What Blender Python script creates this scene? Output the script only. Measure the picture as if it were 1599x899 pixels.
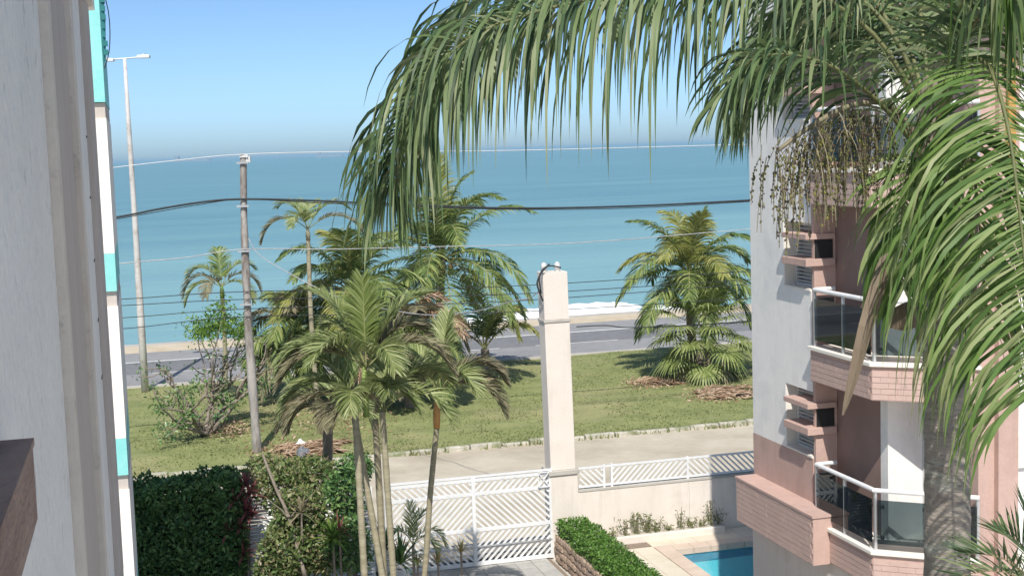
import bpy, math, random
from mathutils import Vector, Matrix, noise
R = math.radians
for o in list(bpy.data.objects): bpy.data.objects.remove(o)
SC = bpy.context.scene
COL = SC.collection

# ------------------------------------------------------------------ camera
FPX, CAMH = 2150.0, 9.5
PITCH, ROLL = math.atan(217.5 / FPX), R(1.9)
fw = Vector((0, math.cos(PITCH), -math.sin(PITCH)))
r0, u0 = Vector((1, 0, 0)), Vector((0, math.sin(PITCH), math.cos(PITCH)))
rt = r0 * math.cos(ROLL) - u0 * math.sin(ROLL)
up = u0 * math.cos(ROLL) + r0 * math.sin(ROLL)
CAM = Vector((0, 0, CAMH))
cd = bpy.data.cameras.new('camera'); cam = bpy.data.objects.new('camera', cd); COL.objects.link(cam)
cd.sensor_width = 36; cd.lens = 36 * FPX / 1599; cd.clip_end = 60000; cd.clip_start = .1
M = Matrix((rt, up, -fw)).transposed().to_4x4(); M.translation = CAM
cam.matrix_world = M
SC.camera = cam
SC.render.resolution_x, SC.render.resolution_y = 1024, 575

# ------------------------------------------------------------------ light
SUN_EL, SHADOW_AZ = R(50), R(2)          # shadows fall away from the camera, 2 degrees to the right
SC.world = bpy.data.worlds.new('World'); SC.world.use_nodes = True
wn = SC.world.node_tree.nodes; wl = SC.world.node_tree.links
sky = wn.new('ShaderNodeTexSky'); sky.sky_type = 'NISHITA'; sky.sun_disc = False
sky.sun_elevation = SUN_EL; sky.sun_rotation = R(180) + SHADOW_AZ
sky.air_density = 0.45; sky.dust_density = 0.9; sky.ozone_density = 4.0; sky.altitude = 0
tint = wn.new('ShaderNodeMix'); tint.data_type = 'RGBA'; tint.blend_type = 'MULTIPLY'; tint.inputs[0].default_value = 1; tint.inputs[7].default_value = (.88, .95, .91, 1)   # one even colour tint over the whole sky
wl.new(sky.outputs[0], tint.inputs[6]); wl.new(tint.outputs[2], wn['Background'].inputs[0]); wn['Background'].inputs[1].default_value = 0.135
sd = bpy.data.lights.new('sun', 'SUN'); sd.energy = 3.5; sd.angle = R(.5); sd.color = (1, .95, .87)
sun = bpy.data.objects.new('sun', sd); COL.objects.link(sun)
ray = Vector((math.sin(SHADOW_AZ) * math.cos(SUN_EL), math.cos(SHADOW_AZ) * math.cos(SUN_EL), -math.sin(SUN_EL)))
sun.rotation_euler = ray.to_track_quat('-Z', 'Y').to_euler()
SC.view_settings.view_transform = 'Standard'; SC.view_settings.look = 'None'
SC.view_settings.exposure = 0.5; SC.view_settings.gamma = 1

# ------------------------------------------------------------------ frames
def ray_dir(px, py): return fw + rt * ((px - 799.5) / FPX) + up * ((449.5 - py) / FPX)
def at(px, py, Y):
    d = ray_dir(px, py); return CAM + d * (Y / d.y)
def gnd(px, py, z=0.0):
    d = ray_dir(px, py); return CAM + d * ((z - CAMH) / d.z)
EV = Vector((math.cos(R(15)), math.sin(R(15)), 0)); NV = Vector((-EV.y, EV.x, 0))   # along the street, toward the sea
def S(u, v, z=0.0): return EV * u + NV * v + Vector((0, 0, z))
def onv(px, py, v):
    d = ray_dir(px, py); return CAM + d * (v / d.dot(NV))
def uv(p): return p.dot(EV), p.dot(NV), p.z

# ------------------------------------------------------------------ mesh helpers
class MB:
    def __init__(s): s.v = []; s.f = []
    def quad(s, *p):
        b = len(s.v); s.v += [tuple(q) for q in p]; s.f.append(tuple(range(b, b + len(p))))
    def box(s, x0, x1, y0, y1, z0, z1, tf=None):
        c = [Vector((x, y, z)) for z in (z0, z1) for x, y in ((x0, y0), (x1, y0), (x1, y1), (x0, y1))]
        if tf: c = [tf(q) for q in c]
        b = len(s.v); s.v += [tuple(q) for q in c]
        s.f += [tuple(b + i for i in q) for q in ((3, 2, 1, 0), (4, 5, 6, 7), (0, 1, 5, 4), (1, 2, 6, 5), (2, 3, 7, 6), (3, 0, 4, 7))]
    def prism(s, poly, z0, z1):
        n = len(poly); b = len(s.v)
        s.v += [(x, y, z0) for x, y in poly] + [(x, y, z1) for x, y in poly]
        s.f.append(tuple(b + i for i in reversed(range(n)))); s.f.append(tuple(b + n + i for i in range(n)))
        for i in range(n):
            j = (i + 1) % n; s.f.append((b + i, b + j, b + n + j, b + n + i))
    def tube(s, pts, rad, n=6, cap=True):
        pts = [Vector(p) for p in pts]; m = len(pts)
        rads = rad if isinstance(rad, (list, tuple)) else [rad] * m
        T = [(pts[min(i + 1, m - 1)] - pts[max(i - 1, 0)]).normalized() for i in range(m)]
        a = T[0].cross(Vector((0, 0, 1)))
        if a.length < .05: a = T[0].cross(Vector((1, 0, 0)))
        a.normalize(); b = len(s.v)
        for i in range(m):
            a = (a - T[i] * a.dot(T[i])).normalized(); c = T[i].cross(a)
            for k in range(n):
                t = 2 * math.pi * k / n
                s.v.append(tuple(pts[i] + (a * math.cos(t) + c * math.sin(t)) * rads[i]))
        for i in range(m - 1):
            for k in range(n):
                k2 = (k + 1) % n
                s.f.append((b + i * n + k, b + i * n + k2, b + (i + 1) * n + k2, b + (i + 1) * n + k))
        if cap:
            s.f.append(tuple(b + k for k in reversed(range(n)))); s.f.append(tuple(b + (m - 1) * n + k for k in range(n)))
    def bar(s, p, q, w, t, nrm):
        p, q, nrm = Vector(p), Vector(q), Vector(nrm).normalized()
        d = (q - p).normalized(); a = d.cross(nrm).normalized() * (w / 2); c = nrm * (t / 2)
        b = len(s.v)
        for e in (p, q): s.v += [tuple(e + a + c), tuple(e - a + c), tuple(e - a - c), tuple(e + a - c)]
        s.f += [tuple(b + i for i in q4) for q4 in ((0, 1, 2, 3), (7, 6, 5, 4), (0, 4, 5, 1), (1, 5, 6, 2), (2, 6, 7, 3), (3, 7, 4, 0))]
    def mesh(s, name, mat, smooth=False):
        me = bpy.data.meshes.new(name); me.from_pydata(s.v, [], s.f); me.update()
        if mat: me.materials.append(mat)
        if smooth: me.polygons.foreach_set('use_smooth', [True] * len(me.polygons))
        return me
    def build(s, name, mat, parent=None, smooth=False, bevel=0):
        o = bpy.data.objects.new(name, s.mesh(name, mat, smooth)); COL.objects.link(o)
        if parent: o.parent = parent
        if bevel:
            b = o.modifiers.new('bevel', 'BEVEL'); b.width = bevel; b.segments = 2; b.limit_method = 'ANGLE'
        return o
def tag(o, label=None, cat=None, group=None, kind=None):
    if label: o['label'] = label
    if cat: o['category'] = cat
    if group: o['group'] = group
    if kind: o['kind'] = kind
    return o
def empty(name, loc=(0, 0, 0), rz=0):
    o = bpy.data.objects.new(name, None); COL.objects.link(o); o.location = loc; o.rotation_euler = (0, 0, rz); o.empty_display_size = .2
    return o
def inst(name, me, parent, M=None):
    o = bpy.data.objects.new(name, me); COL.objects.link(o); o.parent = parent
    if M is not None: o.matrix_local = M
    return o
def catmull(P, n):
    P = [Vector(p) for p in P]; out = []
    m = len(P) - 1
    for i in range(n + 1):
        t = i / n * m; k = min(int(t), m - 1); f = t - k
        a, b, c, d = P[max(k - 1, 0)], P[k], P[k + 1], P[min(k + 2, m)]
        out.append(.5 * ((2 * b) + (c - a) * f + (2 * a - 5 * b + 4 * c - d) * f * f + (3 * b - a - 3 * c + d) * f ** 3))
    return out

# ------------------------------------------------------------------ materials
def srgb(r, g, b):
    f = lambda c: (c / 255 / 12.92) if c / 255 <= .04045 else ((c / 255 + .055) / 1.055) ** 2.4
    return (f(r), f(g), f(b), 1)
def lin(r, g, b): return (r, g, b, 1)
def nd(nt, t, **kw):
    n = nt.nodes.new(t)
    for k, v in kw.items(): setattr(n, k, v)
    return n
def mat(name, c1, c2=None, scale=3.0, rough=.8, bump=.0, bscale=None, detail=6, c3=None, s3=.4, metal=0, spec=.4, stretch=None, w3=(.5, .68), world=False, streak=None):
    """Noise-mottled surface: c1-c2 mixed by fine noise, c3 stains by a coarse one, bump for relief."""
    m = bpy.data.materials.new(name); m.use_nodes = True; nt = m.node_tree
    bs = nt.nodes['Principled BSDF']; bs.inputs['Roughness'].default_value = rough; bs.inputs['Metallic'].default_value = metal
    bs.inputs['Specular IOR Level'].default_value = spec
    tc = nd(nt, 'ShaderNodeTexCoord'); src = tc.outputs['Object']
    if world:
        g = nd(nt, 'ShaderNodeNewGeometry'); src = g.outputs['Position']
    if stretch:
        mp = nd(nt, 'ShaderNodeMapping'); mp.inputs['Scale'].default_value = stretch; nt.links.new(src, mp.inputs[0]); src = mp.outputs[0]
    if c2 is None: c2 = c1
    nz = nd(nt, 'ShaderNodeTexNoise'); nz.inputs['Scale'].default_value = scale; nz.inputs['Detail'].default_value = detail; nz.inputs['Roughness'].default_value = .65
    nt.links.new(src, nz.inputs['Vector'])
    cr = nd(nt, 'ShaderNodeValToRGB'); cr.color_ramp.elements[0].position = .32; cr.color_ramp.elements[1].position = .68
    cr.color_ramp.elements[0].color = c1; cr.color_ramp.elements[1].color = c2
    nt.links.new(nz.outputs[0], cr.inputs[0]); out = cr.outputs[0]
    if c3:
        n3 = nd(nt, 'ShaderNodeTexNoise'); n3.inputs['Scale'].default_value = s3; n3.inputs['Detail'].default_value = 8; n3.inputs['Roughness'].default_value = .7
        nt.links.new(src, n3.inputs['Vector'])
        r3 = nd(nt, 'ShaderNodeValToRGB'); r3.color_ramp.elements[0].position = w3[0]; r3.color_ramp.elements[1].position = w3[1]
        nt.links.new(n3.outputs[0], r3.inputs[0])
        mx = nd(nt, 'ShaderNodeMix', data_type='RGBA'); nt.links.new(r3.outputs[0], mx.inputs[0]); nt.links.new(out, mx.inputs[6]); mx.inputs[7].default_value = c3
        out = mx.outputs[2]
    if streak:   # rain streaks and grime running down the face
        ms = nd(nt, 'ShaderNodeMapping'); ms.inputs['Scale'].default_value = (2.2, 2.2, .3); nt.links.new(tc.outputs['Object'] if not world else src, ms.inputs[0])
        ns = nd(nt, 'ShaderNodeTexNoise'); ns.inputs['Scale'].default_value = 1.6; ns.inputs['Detail'].default_value = 9; ns.inputs['Roughness'].default_value = .75; nt.links.new(ms.outputs[0], ns.inputs['Vector'])
        rs = nd(nt, 'ShaderNodeValToRGB'); rs.color_ramp.elements[0].position = .5; rs.color_ramp.elements[1].position = .8; rs.color_ramp.elements[1].color = (streak[1],) * 3 + (1,)
        nt.links.new(ns.outputs[0], rs.inputs[0]); mk = nd(nt, 'ShaderNodeMix', data_type='RGBA'); nt.links.new(rs.outputs[0], mk.inputs[0]); nt.links.new(out, mk.inputs[6]); mk.inputs[7].default_value = streak[0]; out = mk.outputs[2]
    nt.links.new(out, bs.inputs['Base Color'])
    if bump:
        nb = nd(nt, 'ShaderNodeTexNoise'); nb.inputs['Scale'].default_value = bscale or scale * 6; nb.inputs['Detail'].default_value = 8
        nt.links.new(src, nb.inputs['Vector'])
        bp = nd(nt, 'ShaderNodeBump'); bp.inputs['Strength'].default_value = bump; bp.inputs['Distance'].default_value = .05
        nt.links.new(nb.outputs[0], bp.inputs['Height']); nt.links.new(bp.outputs[0], bs.inputs['Normal'])
    return m
def leafmat(name, cols, rough=.45, trans=.3, spec=.4):
    """Leaf blade: colour picked at random per blade, some light shining through."""
    m = bpy.data.materials.new(name); m.use_nodes = True; nt = m.node_tree
    bs = nt.nodes['Principled BSDF']; bs.inputs['Roughness'].default_value = rough; bs.inputs['Specular IOR Level'].default_value = spec
    g = nd(nt, 'ShaderNodeNewGeometry'); cr = nd(nt, 'ShaderNodeValToRGB'); e = cr.color_ramp.elements
    while len(e) < len(cols): e.new(.5)
    for i, c in enumerate(cols): e[i].position = i / (len(cols) - 1); e[i].color = c
    nt.links.new(g.outputs['Random Per Island'], cr.inputs[0])
    nt.links.new(cr.outputs[0], bs.inputs['Base Color'])
    tr = nd(nt, 'ShaderNodeBsdfTranslucent'); nt.links.new(cr.outputs[0], tr.inputs[0])
    mx = nd(nt, 'ShaderNodeMixShader'); mx.inputs[0].default_value = trans
    nt.links.new(bs.outputs[0], mx.inputs[1]); nt.links.new(tr.outputs[0], mx.inputs[2])
    nt.links.new(mx.outputs[0], nt.nodes['Material Output'].inputs[0])
    return m

MT = {}
MT['ground'] = mat('pale_bounce_ground', lin(.46, .42, .36), lin(.56, .52, .45), 1.5, .95, .3)  # paleness added so the ground bounces fill light onto walls and hedges
MT['lawn'] = mat('lawn', lin(.17, .20, .07), lin(.28, .30, .12), .9, .95, .6, 9, c3=lin(.36, .32, .17), s3=.16, w3=(.5, .72), world=True)
MT['grass'] = leafmat('grass_blade', [lin(.15, .19, .06), lin(.25, .29, .11), lin(.38, .35, .18)], .7, .25)
MT['sand'] = mat('sand_street', lin(.45, .40, .31), lin(.58, .52, .42), .7, .95, .5, 7, c3=lin(.40, .34, .26), s3=.22, w3=(.48, .7), stretch=(1, 1, 1), world=True)
MT['asphalt'] = mat('asphalt', lin(.17, .17, .18), lin(.23, .23, .235), 2.5, .9, .2, 40, c3=lin(.13, .13, .14), s3=.15, world=True)
MT['asphalt2'] = mat('asphalt_pale', lin(.26, .26, .265), lin(.32, .32, .32), 2.5, .9, .2, 40, c3=lin(.22, .22, .225), s3=.15, world=True)
MT['paint'] = mat('road_paint', lin(.6, .6, .58), lin(.78, .78, .75), 3, .7)
MT['concrete'] = mat('concrete', lin(.42, .39, .35), lin(.55, .52, .47), 2, .9, .2, c3=lin(.33, .31, .27), s3=.5)
MT['kerb'] = mat('kerb_stone', lin(.40, .38, .31), lin(.62, .58, .5), 3, .9, .4, c3=lin(.22, .24, .13), s3=1.1, w3=(.5, .62), world=True)
MT['beach'] = mat('beach', lin(.5, .42, .3), lin(.6, .52, .4), 1, .95)
MT['white'] = mat('white_render', lin(.86, .84, .80), lin(.90, .88, .84), 1.2, .85, .12, 30, c3=lin(.74, .73, .71), s3=.7, streak=(lin(.55, .54, .52), .35))
MT['cream'] = mat('cream_render', lin(.78, .74, .66), lin(.84, .80, .72), 1.2, .85, .1, 30)
MT['pink'] = mat('pink_render', lin(.50, .345, .295), lin(.57, .40, .345), 1.5, .85, .15, 30, c3=lin(.44, .31, .26), s3=.8, streak=(lin(.30, .22, .19), .5))
MT['tile'] = mat('pink_tile', lin(.52, .37, .32), lin(.58, .42, .365), 2.5, .7, .1, world=True)
MT['brown'] = mat('shaded_pink_render', lin(.26, .175, .15), lin(.31, .21, .18), 1.5, .85, .1, 30)  # pink wall in balcony shade, the shade put into a darker colour
MT['pwall'] = mat('pale_pink_wall', lin(.71, .64, .57), lin(.79, .72, .65), .8, .88, .12, 25, c3=lin(.64, .57, .49), s3=.9, w3=(.55, .8), streak=(lin(.45, .40, .35), .4))
MT['grey'] = mat('grey_render', lin(.78, .77, .74), lin(.86, .85, .82), 1.6, .9, .6, 7, c3=lin(.46, .45, .43), s3=3.2, w3=(.58, .72))
MT['beige'] = mat('beige_render', lin(.64, .58, .51), lin(.74, .68, .60), 2.0, .9, .4, 12, c3=lin(.40, .36, .32), s3=3.0, w3=(.6, .75))
MT['taupe'] = mat('taupe_render', lin(.47, .42, .38), lin(.55, .49, .45), 3, .9, .3, 14, stretch=(1, 1, .15))
MT['lwhite'] = mat('warm_white_render', lin(.80, .76, .70), lin(.86, .82, .76), 1.2, .85, .1)  # white of a slightly warmer, deeper tone
MT['aqua'] = mat('aqua_paint', lin(.22, .60, .58), lin(.28, .68, .66), 2, .7, .1, c3=lin(.35, .70, .68), s3=1.2)
MT['teal'] = mat('teal_paint', lin(.02, .16, .17), lin(.03, .2, .2), 3, .6)
MT['dkwood'] = mat('weathered_brown', lin(.24, .16, .13), lin(.36, .26, .21), 5, .9, .6, stretch=(1, .3, 1))
MT['metalwhite'] = mat('white_metal', lin(.72, .73, .74), lin(.82, .82, .82), 3, .45, c3=lin(.55, .52, .48), s3=2.5, w3=(.6, .75))
MT['steel'] = mat('brushed_steel', lin(.55, .56, .57), lin(.66, .67, .68), 5, .35, metal=.6)
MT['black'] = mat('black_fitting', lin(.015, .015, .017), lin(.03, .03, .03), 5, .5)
MT['slat'] = mat('shutter_slat', lin(.62, .62, .60), lin(.70, .70, .68), 3, .5)
MT['pole'] = mat('weathered_pole', lin(.30, .28, .26), lin(.46, .43, .40), 3, .9, .5, stretch=(1, 1, .25), c3=lin(.15, .125, .11), s3=2.2, w3=(.46, .6), streak=(lin(.55, .52, .48), .6))
MT['lamp'] = mat('galvanised_pole', lin(.50, .48, .46), lin(.66, .64, .62), 1.2, .6, c3=lin(.36, .30, .26), s3=.9, w3=(.5, .64))
MT['cable'] = mat('black_cable', lin(.02, .025, .03), lin(.04, .045, .05), 3, .6)
MT['cablegrey'] = mat('grey_cable', lin(.30, .30, .31), lin(.5, .5, .5), 3, .5)
MT['wirepale'] = mat('bare_wire', lin(.6, .6, .6), lin(.72, .72, .72), 3, .4)
MT['porcelain'] = mat('porcelain', lin(.55, .55, .54), lin(.7, .7, .68), 4, .3)
MT['trunk'] = mat('palm_trunk', lin(.20, .175, .15), lin(.38, .335, .29), 5, .95, .8, 14, c3=lin(.50, .50, .42), s3=2.6, w3=(.56, .70), stretch=(.55, .55, 2.2))
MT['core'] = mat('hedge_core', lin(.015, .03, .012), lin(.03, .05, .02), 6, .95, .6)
MT['bark'] = mat('bark', lin(.19, .155, .12), lin(.33, .28, .23), 6, .95, .6, stretch=(1, 1, .5))
MT['stem'] = mat('areca_stem', lin(.26, .23, .15), lin(.40, .36, .25), 5, .8, .3, stretch=(.4, .4, 3))
MT['gstem'] = mat('green_crownshaft', lin(.16, .25, .06), lin(.28, .36, .10), 3, .6)
MT['ostem'] = mat('orange_crownshaft', lin(.50, .24, .07), lin(.60, .33, .12), 3, .6)
MT['rachis'] = mat('frond_rib', lin(.20, .22, .08), lin(.30, .30, .13), 3, .6)
MT['petiole'] = mat('queen_petiole', lin(.10, .12, .045), lin(.19, .19, .08), 4, .6)
MT['rachisb'] = mat('brown_rib', lin(.26, .18, .10), lin(.36, .26, .16), 3, .7)
G = lambda *c: [lin(*x) for x in c]
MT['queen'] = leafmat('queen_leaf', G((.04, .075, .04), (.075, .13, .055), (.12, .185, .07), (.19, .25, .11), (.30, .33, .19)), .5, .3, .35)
MT['queenlit'] = leafmat('queen_leaf_lit', G((.06, .12, .03), (.11, .20, .045), (.17, .27, .07), (.25, .33, .12), (.34, .37, .18)), .5, .35, .35)  # brighter copy of the queen leaf, sunlight put into the colour
MT['coco'] = leafmat('coconut_leaf', G((.09, .15, .045), (.17, .24, .07), (.26, .33, .10), (.40, .43, .17)), .45, .3)
MT['cocoy'] = leafmat('coconut_leaf_yellow', G((.22, .25, .06), (.34, .36, .10), (.46, .43, .17)), .45, .35)
MT['areca'] = leafmat('areca_leaf', G((.15, .21, .07), (.27, .33, .12), (.40, .45, .20), (.54, .56, .32)), .45, .35)
MT['arecag'] = leafmat('areca_leaf_bright', G((.17, .23, .06), (.28, .35, .11), (.40, .46, .20)), .45, .4)
MT['arecadry'] = leafmat('areca_leaf_dry', G((.15, .16, .08), (.24, .22, .13), (.36, .29, .20), (.26, .30, .15)), .6, .25)
MT['dry'] = leafmat('dry_frond', G((.22, .13, .08), (.38, .24, .15), (.52, .38, .26), (.6, .48, .36)), .8, .15)
MT['fan'] = leafmat('fan_leaf', G((.16, .21, .06), (.28, .34, .11), (.42, .46, .20)), .5, .35)
MT['hedge'] = leafmat('hedge_leaf', G((.05, .115, .045), (.09, .19, .06), (.14, .26, .08), (.24, .36, .12)), .35, .2)
MT['box'] = leafmat('box_leaf', G((.06, .14, .025), (.11, .23, .04), (.19, .33, .07)), .4, .25)
MT['shrub'] = leafmat('shrub_leaf', G((.05, .09, .03), (.11, .18, .05), (.20, .27, .09), (.28, .30, .13), (.30, .22, .15)), .4, .25)
MT['lime'] = leafmat('lime_leaf', G((.09, .18, .03), (.17, .30, .05), (.24, .36, .08)), .45, .35)
MT['red'] = leafmat('cordyline_leaf', G((.10, .03, .035), (.19, .05, .06), (.30, .10, .10), (.22, .11, .09)), .4, .25)
MT['spike'] = leafmat('strap_leaf', G((.04, .10, .03), (.09, .18, .05), (.18, .28, .08)), .4, .25)
MT['variegated'] = leafmat('variegated_leaf', G((.45, .30, .12), (.55, .42, .20), (.30, .32, .12), (.60, .50, .32)), .5, .3)
MT['weed'] = leafmat('weed_leaf', G((.10, .14, .05), (.18, .22, .08), (.28, .26, .13)), .6, .25)
MT['fruit'] = leafmat('palm_fruit', G((.14, .16, .05), (.30, .28, .07), (.10, .12, .05), (.15, .10, .08), (.09, .07, .06)), .5, .1)
MT['husk'] = mat('coconut_husk', lin(.18, .12, .05), lin(.34, .26, .10), 4, .6)
MT['strand'] = mat('fruit_strand', lin(.17, .16, .09), lin(.28, .23, .16), 4, .7)
MT['spathe'] = mat('woody_spathe', lin(.15, .115, .08), lin(.22, .17, .12), 5, .75, .3, stretch=(1, 1, .1))
MT['stone'] = mat('rubble_stone', lin(.30, .21, .15), lin(.50, .38, .29), 5, .9, .6, c3=lin(.24, .2, .17), s3=2.5, world=True)
MT['mortar'] = mat('mortar', lin(.22, .17, .13), lin(.30, .24, .19), 8, .95, .4)
MT['paver'] = mat('grey_paver', lin(.36, .35, .33), lin(.48, .47, .44), 3, .9, .4, c3=lin(.28, .28, .25), s3=.9, world=True)
MT['deck'] = mat('pool_deck_stone', lin(.60, .52, .40), lin(.74, .68, .56), 1.2, .8, .1, c3=lin(.62, .46, .36), s3=.6, world=True)
MT['coping'] = mat('pool_coping', lin(.56, .44, .35), lin(.66, .54, .44), 2, .7, .1, world=True)
MT['pooltile'] = mat('pool_tile', lin(.30, .75, .82), lin(.38, .82, .88), 3, .3, world=True)
MT['pooldark'] = mat('pool_band_tile', lin(.05, .30, .45), lin(.08, .38, .52), 8, .3)
MT['bag'] = mat('plastic_bag', lin(.7, .7, .7), lin(.85, .85, .85), 9, .5)
MT['baggrey'] = mat('grey_plastic', lin(.12, .13, .15), lin(.22, .23, .25), 9, .5)
MT['foam'] = mat('foam', lin(.80, .84, .84), lin(.92, .93, .92), .8, .9, world=True)
MT['ship'] = mat('ship_hull', lin(.22, .25, .30), lin(.28, .31, .36), .1, .8)
MT['wood'] = mat('orange_wood', lin(.48, .24, .06), lin(.58, .33, .11), 4, .6, stretch=(3, 3, .3))
MT['whitestone'] = mat('white_planter_stone', lin(.58, .54, .48), lin(.76, .72, .66), 4, .85, .5)
def glass(name, tint, fac):
    m = bpy.data.materials.new(name); m.use_nodes = True; nt = m.node_tree
    nt.nodes.remove(nt.nodes['Principled BSDF'])
    t = nd(nt, 'ShaderNodeBsdfTransparent'); t.inputs[0].default_value = tint
    g = nd(nt, 'ShaderNodeBsdfGlossy'); g.inputs['Roughness'].default_value = .02; g.inputs[0].default_value = (.9, .95, 1, 1)
    fr = nd(nt, 'ShaderNodeFresnel'); fr.inputs[0].default_value = 1.5
    nz = nd(nt, 'ShaderNodeTexNoise'); nz.inputs['Scale'].default_value = 2
    mx = nd(nt, 'ShaderNodeMixShader'); nt.links.new(fr.outputs[0], mx.inputs[0])
    nt.links.new(t.outputs[0], mx.inputs[1]); nt.links.new(g.outputs[0], mx.inputs[2])
    d = nd(nt, 'ShaderNodeBsdfDiffuse'); d.inputs[0].default_value = (.05, .07, .08, 1)
    mv = nd(nt, 'ShaderNodeMapRange'); mv.inputs[3].default_value = fac * .6; mv.inputs[4].default_value = fac * 1.4; nt.links.new(nz.outputs[0], mv.inputs[0])
    m2 = nd(nt, 'ShaderNodeMixShader'); nt.links.new(mv.outputs[0], m2.inputs[0])
    nt.links.new(mx.outputs[0], m2.inputs[1]); nt.links.new(d.outputs[0], m2.inputs[2])
    nt.links.new(m2.outputs[0], nt.nodes['Material Output'].inputs[0]); return m
MT['glass'] = glass('smoked_glass', lin(.42, .48, .50), .14)
MT['doorglass'] = mat('dark_door_glass', lin(.02, .025, .03), lin(.03, .035, .04), 2, .08)
def water(name, deep, shallow, sc, st, rough, near=None, far=None):
    m = bpy.data.materials.new(name); m.use_nodes = True; nt = m.node_tree; bs = nt.nodes['Principled BSDF']
    bs.inputs['Roughness'].default_value = rough; bs.inputs['IOR'].default_value = 1.33
    g = nd(nt, 'ShaderNodeNewGeometry'); mp = nd(nt, 'ShaderNodeMapping'); mp.inputs['Rotation'].default_value = (0, 0, R(-15)); nt.links.new(g.outputs['Position'], mp.inputs[0])
    m2 = nd(nt, 'ShaderNodeMapping'); m2.inputs['Scale'].default_value = (.22, 1, 1); nt.links.new(mp.outputs[0], m2.inputs[0])
    nz = nd(nt, 'ShaderNodeTexNoise'); nz.inputs['Scale'].default_value = sc; nz.inputs['Detail'].default_value = 6; nt.links.new(m2.outputs[0], nz.inputs['Vector'])
    bp = nd(nt, 'ShaderNodeBump'); bp.inputs['Strength'].default_value = st; bp.inputs['Distance'].default_value = .5
    sw = nd(nt, 'ShaderNodeTexNoise'); sw.inputs['Scale'].default_value = sc * .16; sw.inputs['Detail'].default_value = 3; nt.links.new(m2.outputs[0], sw.inputs['Vector'])
    mm = nd(nt, 'ShaderNodeMath', operation='MULTIPLY_ADD'); nt.links.new(sw.outputs[0], mm.inputs[0]); mm.inputs[1].default_value = 3.5; nt.links.new(nz.outputs[0], mm.inputs[2])
    nt.links.new(mm.outputs[0], bp.inputs['Height']); nt.links.new(bp.outputs[0], bs.inputs['Normal'])
    n2 = nd(nt, 'ShaderNodeTexNoise'); n2.inputs['Scale'].default_value = sc * .08; n2.inputs['Detail'].default_value = 8; n2.inputs['Roughness'].default_value = .7; nt.links.new(m2.outputs[0], n2.inputs['Vector'])
    mx = nd(nt, 'ShaderNodeMix', data_type='RGBA'); mx.inputs[6].default_value = deep; mx.inputs[7].default_value = shallow
    if near:   # sandy shallows by the shore, deeper water further out
        sp = nd(nt, 'ShaderNodeSeparateXYZ'); nt.links.new(mp.outputs[0], sp.inputs[0])
        mr = nd(nt, 'ShaderNodeMapRange'); mr.inputs[1].default_value = near; mr.inputs[2].default_value = far; mr.inputs[3].default_value = 1; mr.inputs[4].default_value = 0
        mr.interpolation_type = 'SMOOTHERSTEP'; nt.links.new(sp.outputs[1], mr.inputs[0])
        ad = nd(nt, 'ShaderNodeMath', operation='MULTIPLY_ADD'); nt.links.new(n2.outputs[0], ad.inputs[0]); ad.inputs[1].default_value = 2.2; ad.inputs[2].default_value = -1.0
        a2 = nd(nt, 'ShaderNodeMath', operation='ADD', use_clamp=True); nt.links.new(ad.outputs[0], a2.inputs[0]); nt.links.new(mr.outputs[0], a2.inputs[1])
        nt.links.new(a2.outputs[0], mx.inputs[0])
    else: nt.links.new(n2.outputs[0], mx.inputs[0])
    nt.links.new(mx.outputs[2], bs.inputs['Base Color']); return m
MT['sea'] = water('sea_water', lin(.125, .275, .31), lin(.22, .40, .41), .35, .8, .35, 85, 300)
def poolwater():
    m = bpy.data.materials.new('pool_water'); m.use_nodes = True; nt = m.node_tree; nt.nodes.remove(nt.nodes['Principled BSDF'])
    t = nd(nt, 'ShaderNodeBsdfTransparent'); t.inputs[0].default_value = (.60, .93, .98, 1)
    g = nd(nt, 'ShaderNodeBsdfGlossy'); g.inputs['Roughness'].default_value = .05
    fr = nd(nt, 'ShaderNodeFresnel'); fr.inputs[0].default_value = 1.33
    geo = nd(nt, 'ShaderNodeNewGeometry'); nz = nd(nt, 'ShaderNodeTexNoise'); nz.inputs['Scale'].default_value = 3; nt.links.new(geo.outputs['Position'], nz.inputs['Vector'])
    bp = nd(nt, 'ShaderNodeBump'); bp.inputs['Strength'].default_value = .15; nt.links.new(nz.outputs[0], bp.inputs['Height'])
    nt.links.new(bp.outputs[0], g.inputs['Normal']); nt.links.new(bp.outputs[0], fr.inputs['Normal'])
    mx = nd(nt, 'ShaderNodeMixShader'); nt.links.new(fr.outputs[0], mx.inputs[0]); nt.links.new(t.outputs[0], mx.inputs[1]); nt.links.new(g.outputs[0], mx.inputs[2])
    nt.links.new(mx.outputs[0], nt.nodes['Material Output'].inputs[0]); return m
MT['poolwater'] = poolwater()

# ------------------------------------------------------------------ the setting
def sheet(name, rects, z, m, div=None):
    b = MB()
    for (ua, ub, va, vb) in rects: b.quad(S(ua, va, z), S(ub, va, z), S(ub, vb, z), S(ua, vb, z))
    return tag(b.build(name, m), kind='structure')
PU0, PU1, PV0, PV1 = 11.3, 15.5, 22.0, 28.7        # pool opening
sheet('ground', [(-300, PU0 - .4, -200, 72), (PU1 + .4, 300, -200, 72), (PU0 - .4, PU1 + .4, -200, PV0 - .4), (PU0 - .4, PU1 + .4, PV1 + .4, 72)], -.02, MT['ground'])
b = MB(); b.box(-300, 300, 72.0, 72.8, -3.2, .14, lambda p: S(p.x, p.y, p.z)); tag(b.build('sea_wall', MT['concrete']), kind='structure')
b = MB(); b.quad(S(-400, 72.8, -1.6), S(400, 72.8, -1.6), S(400, 96, -2.9), S(-400, 96, -2.9)); tag(b.build('beach', MT['beach']), kind='structure')
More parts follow.
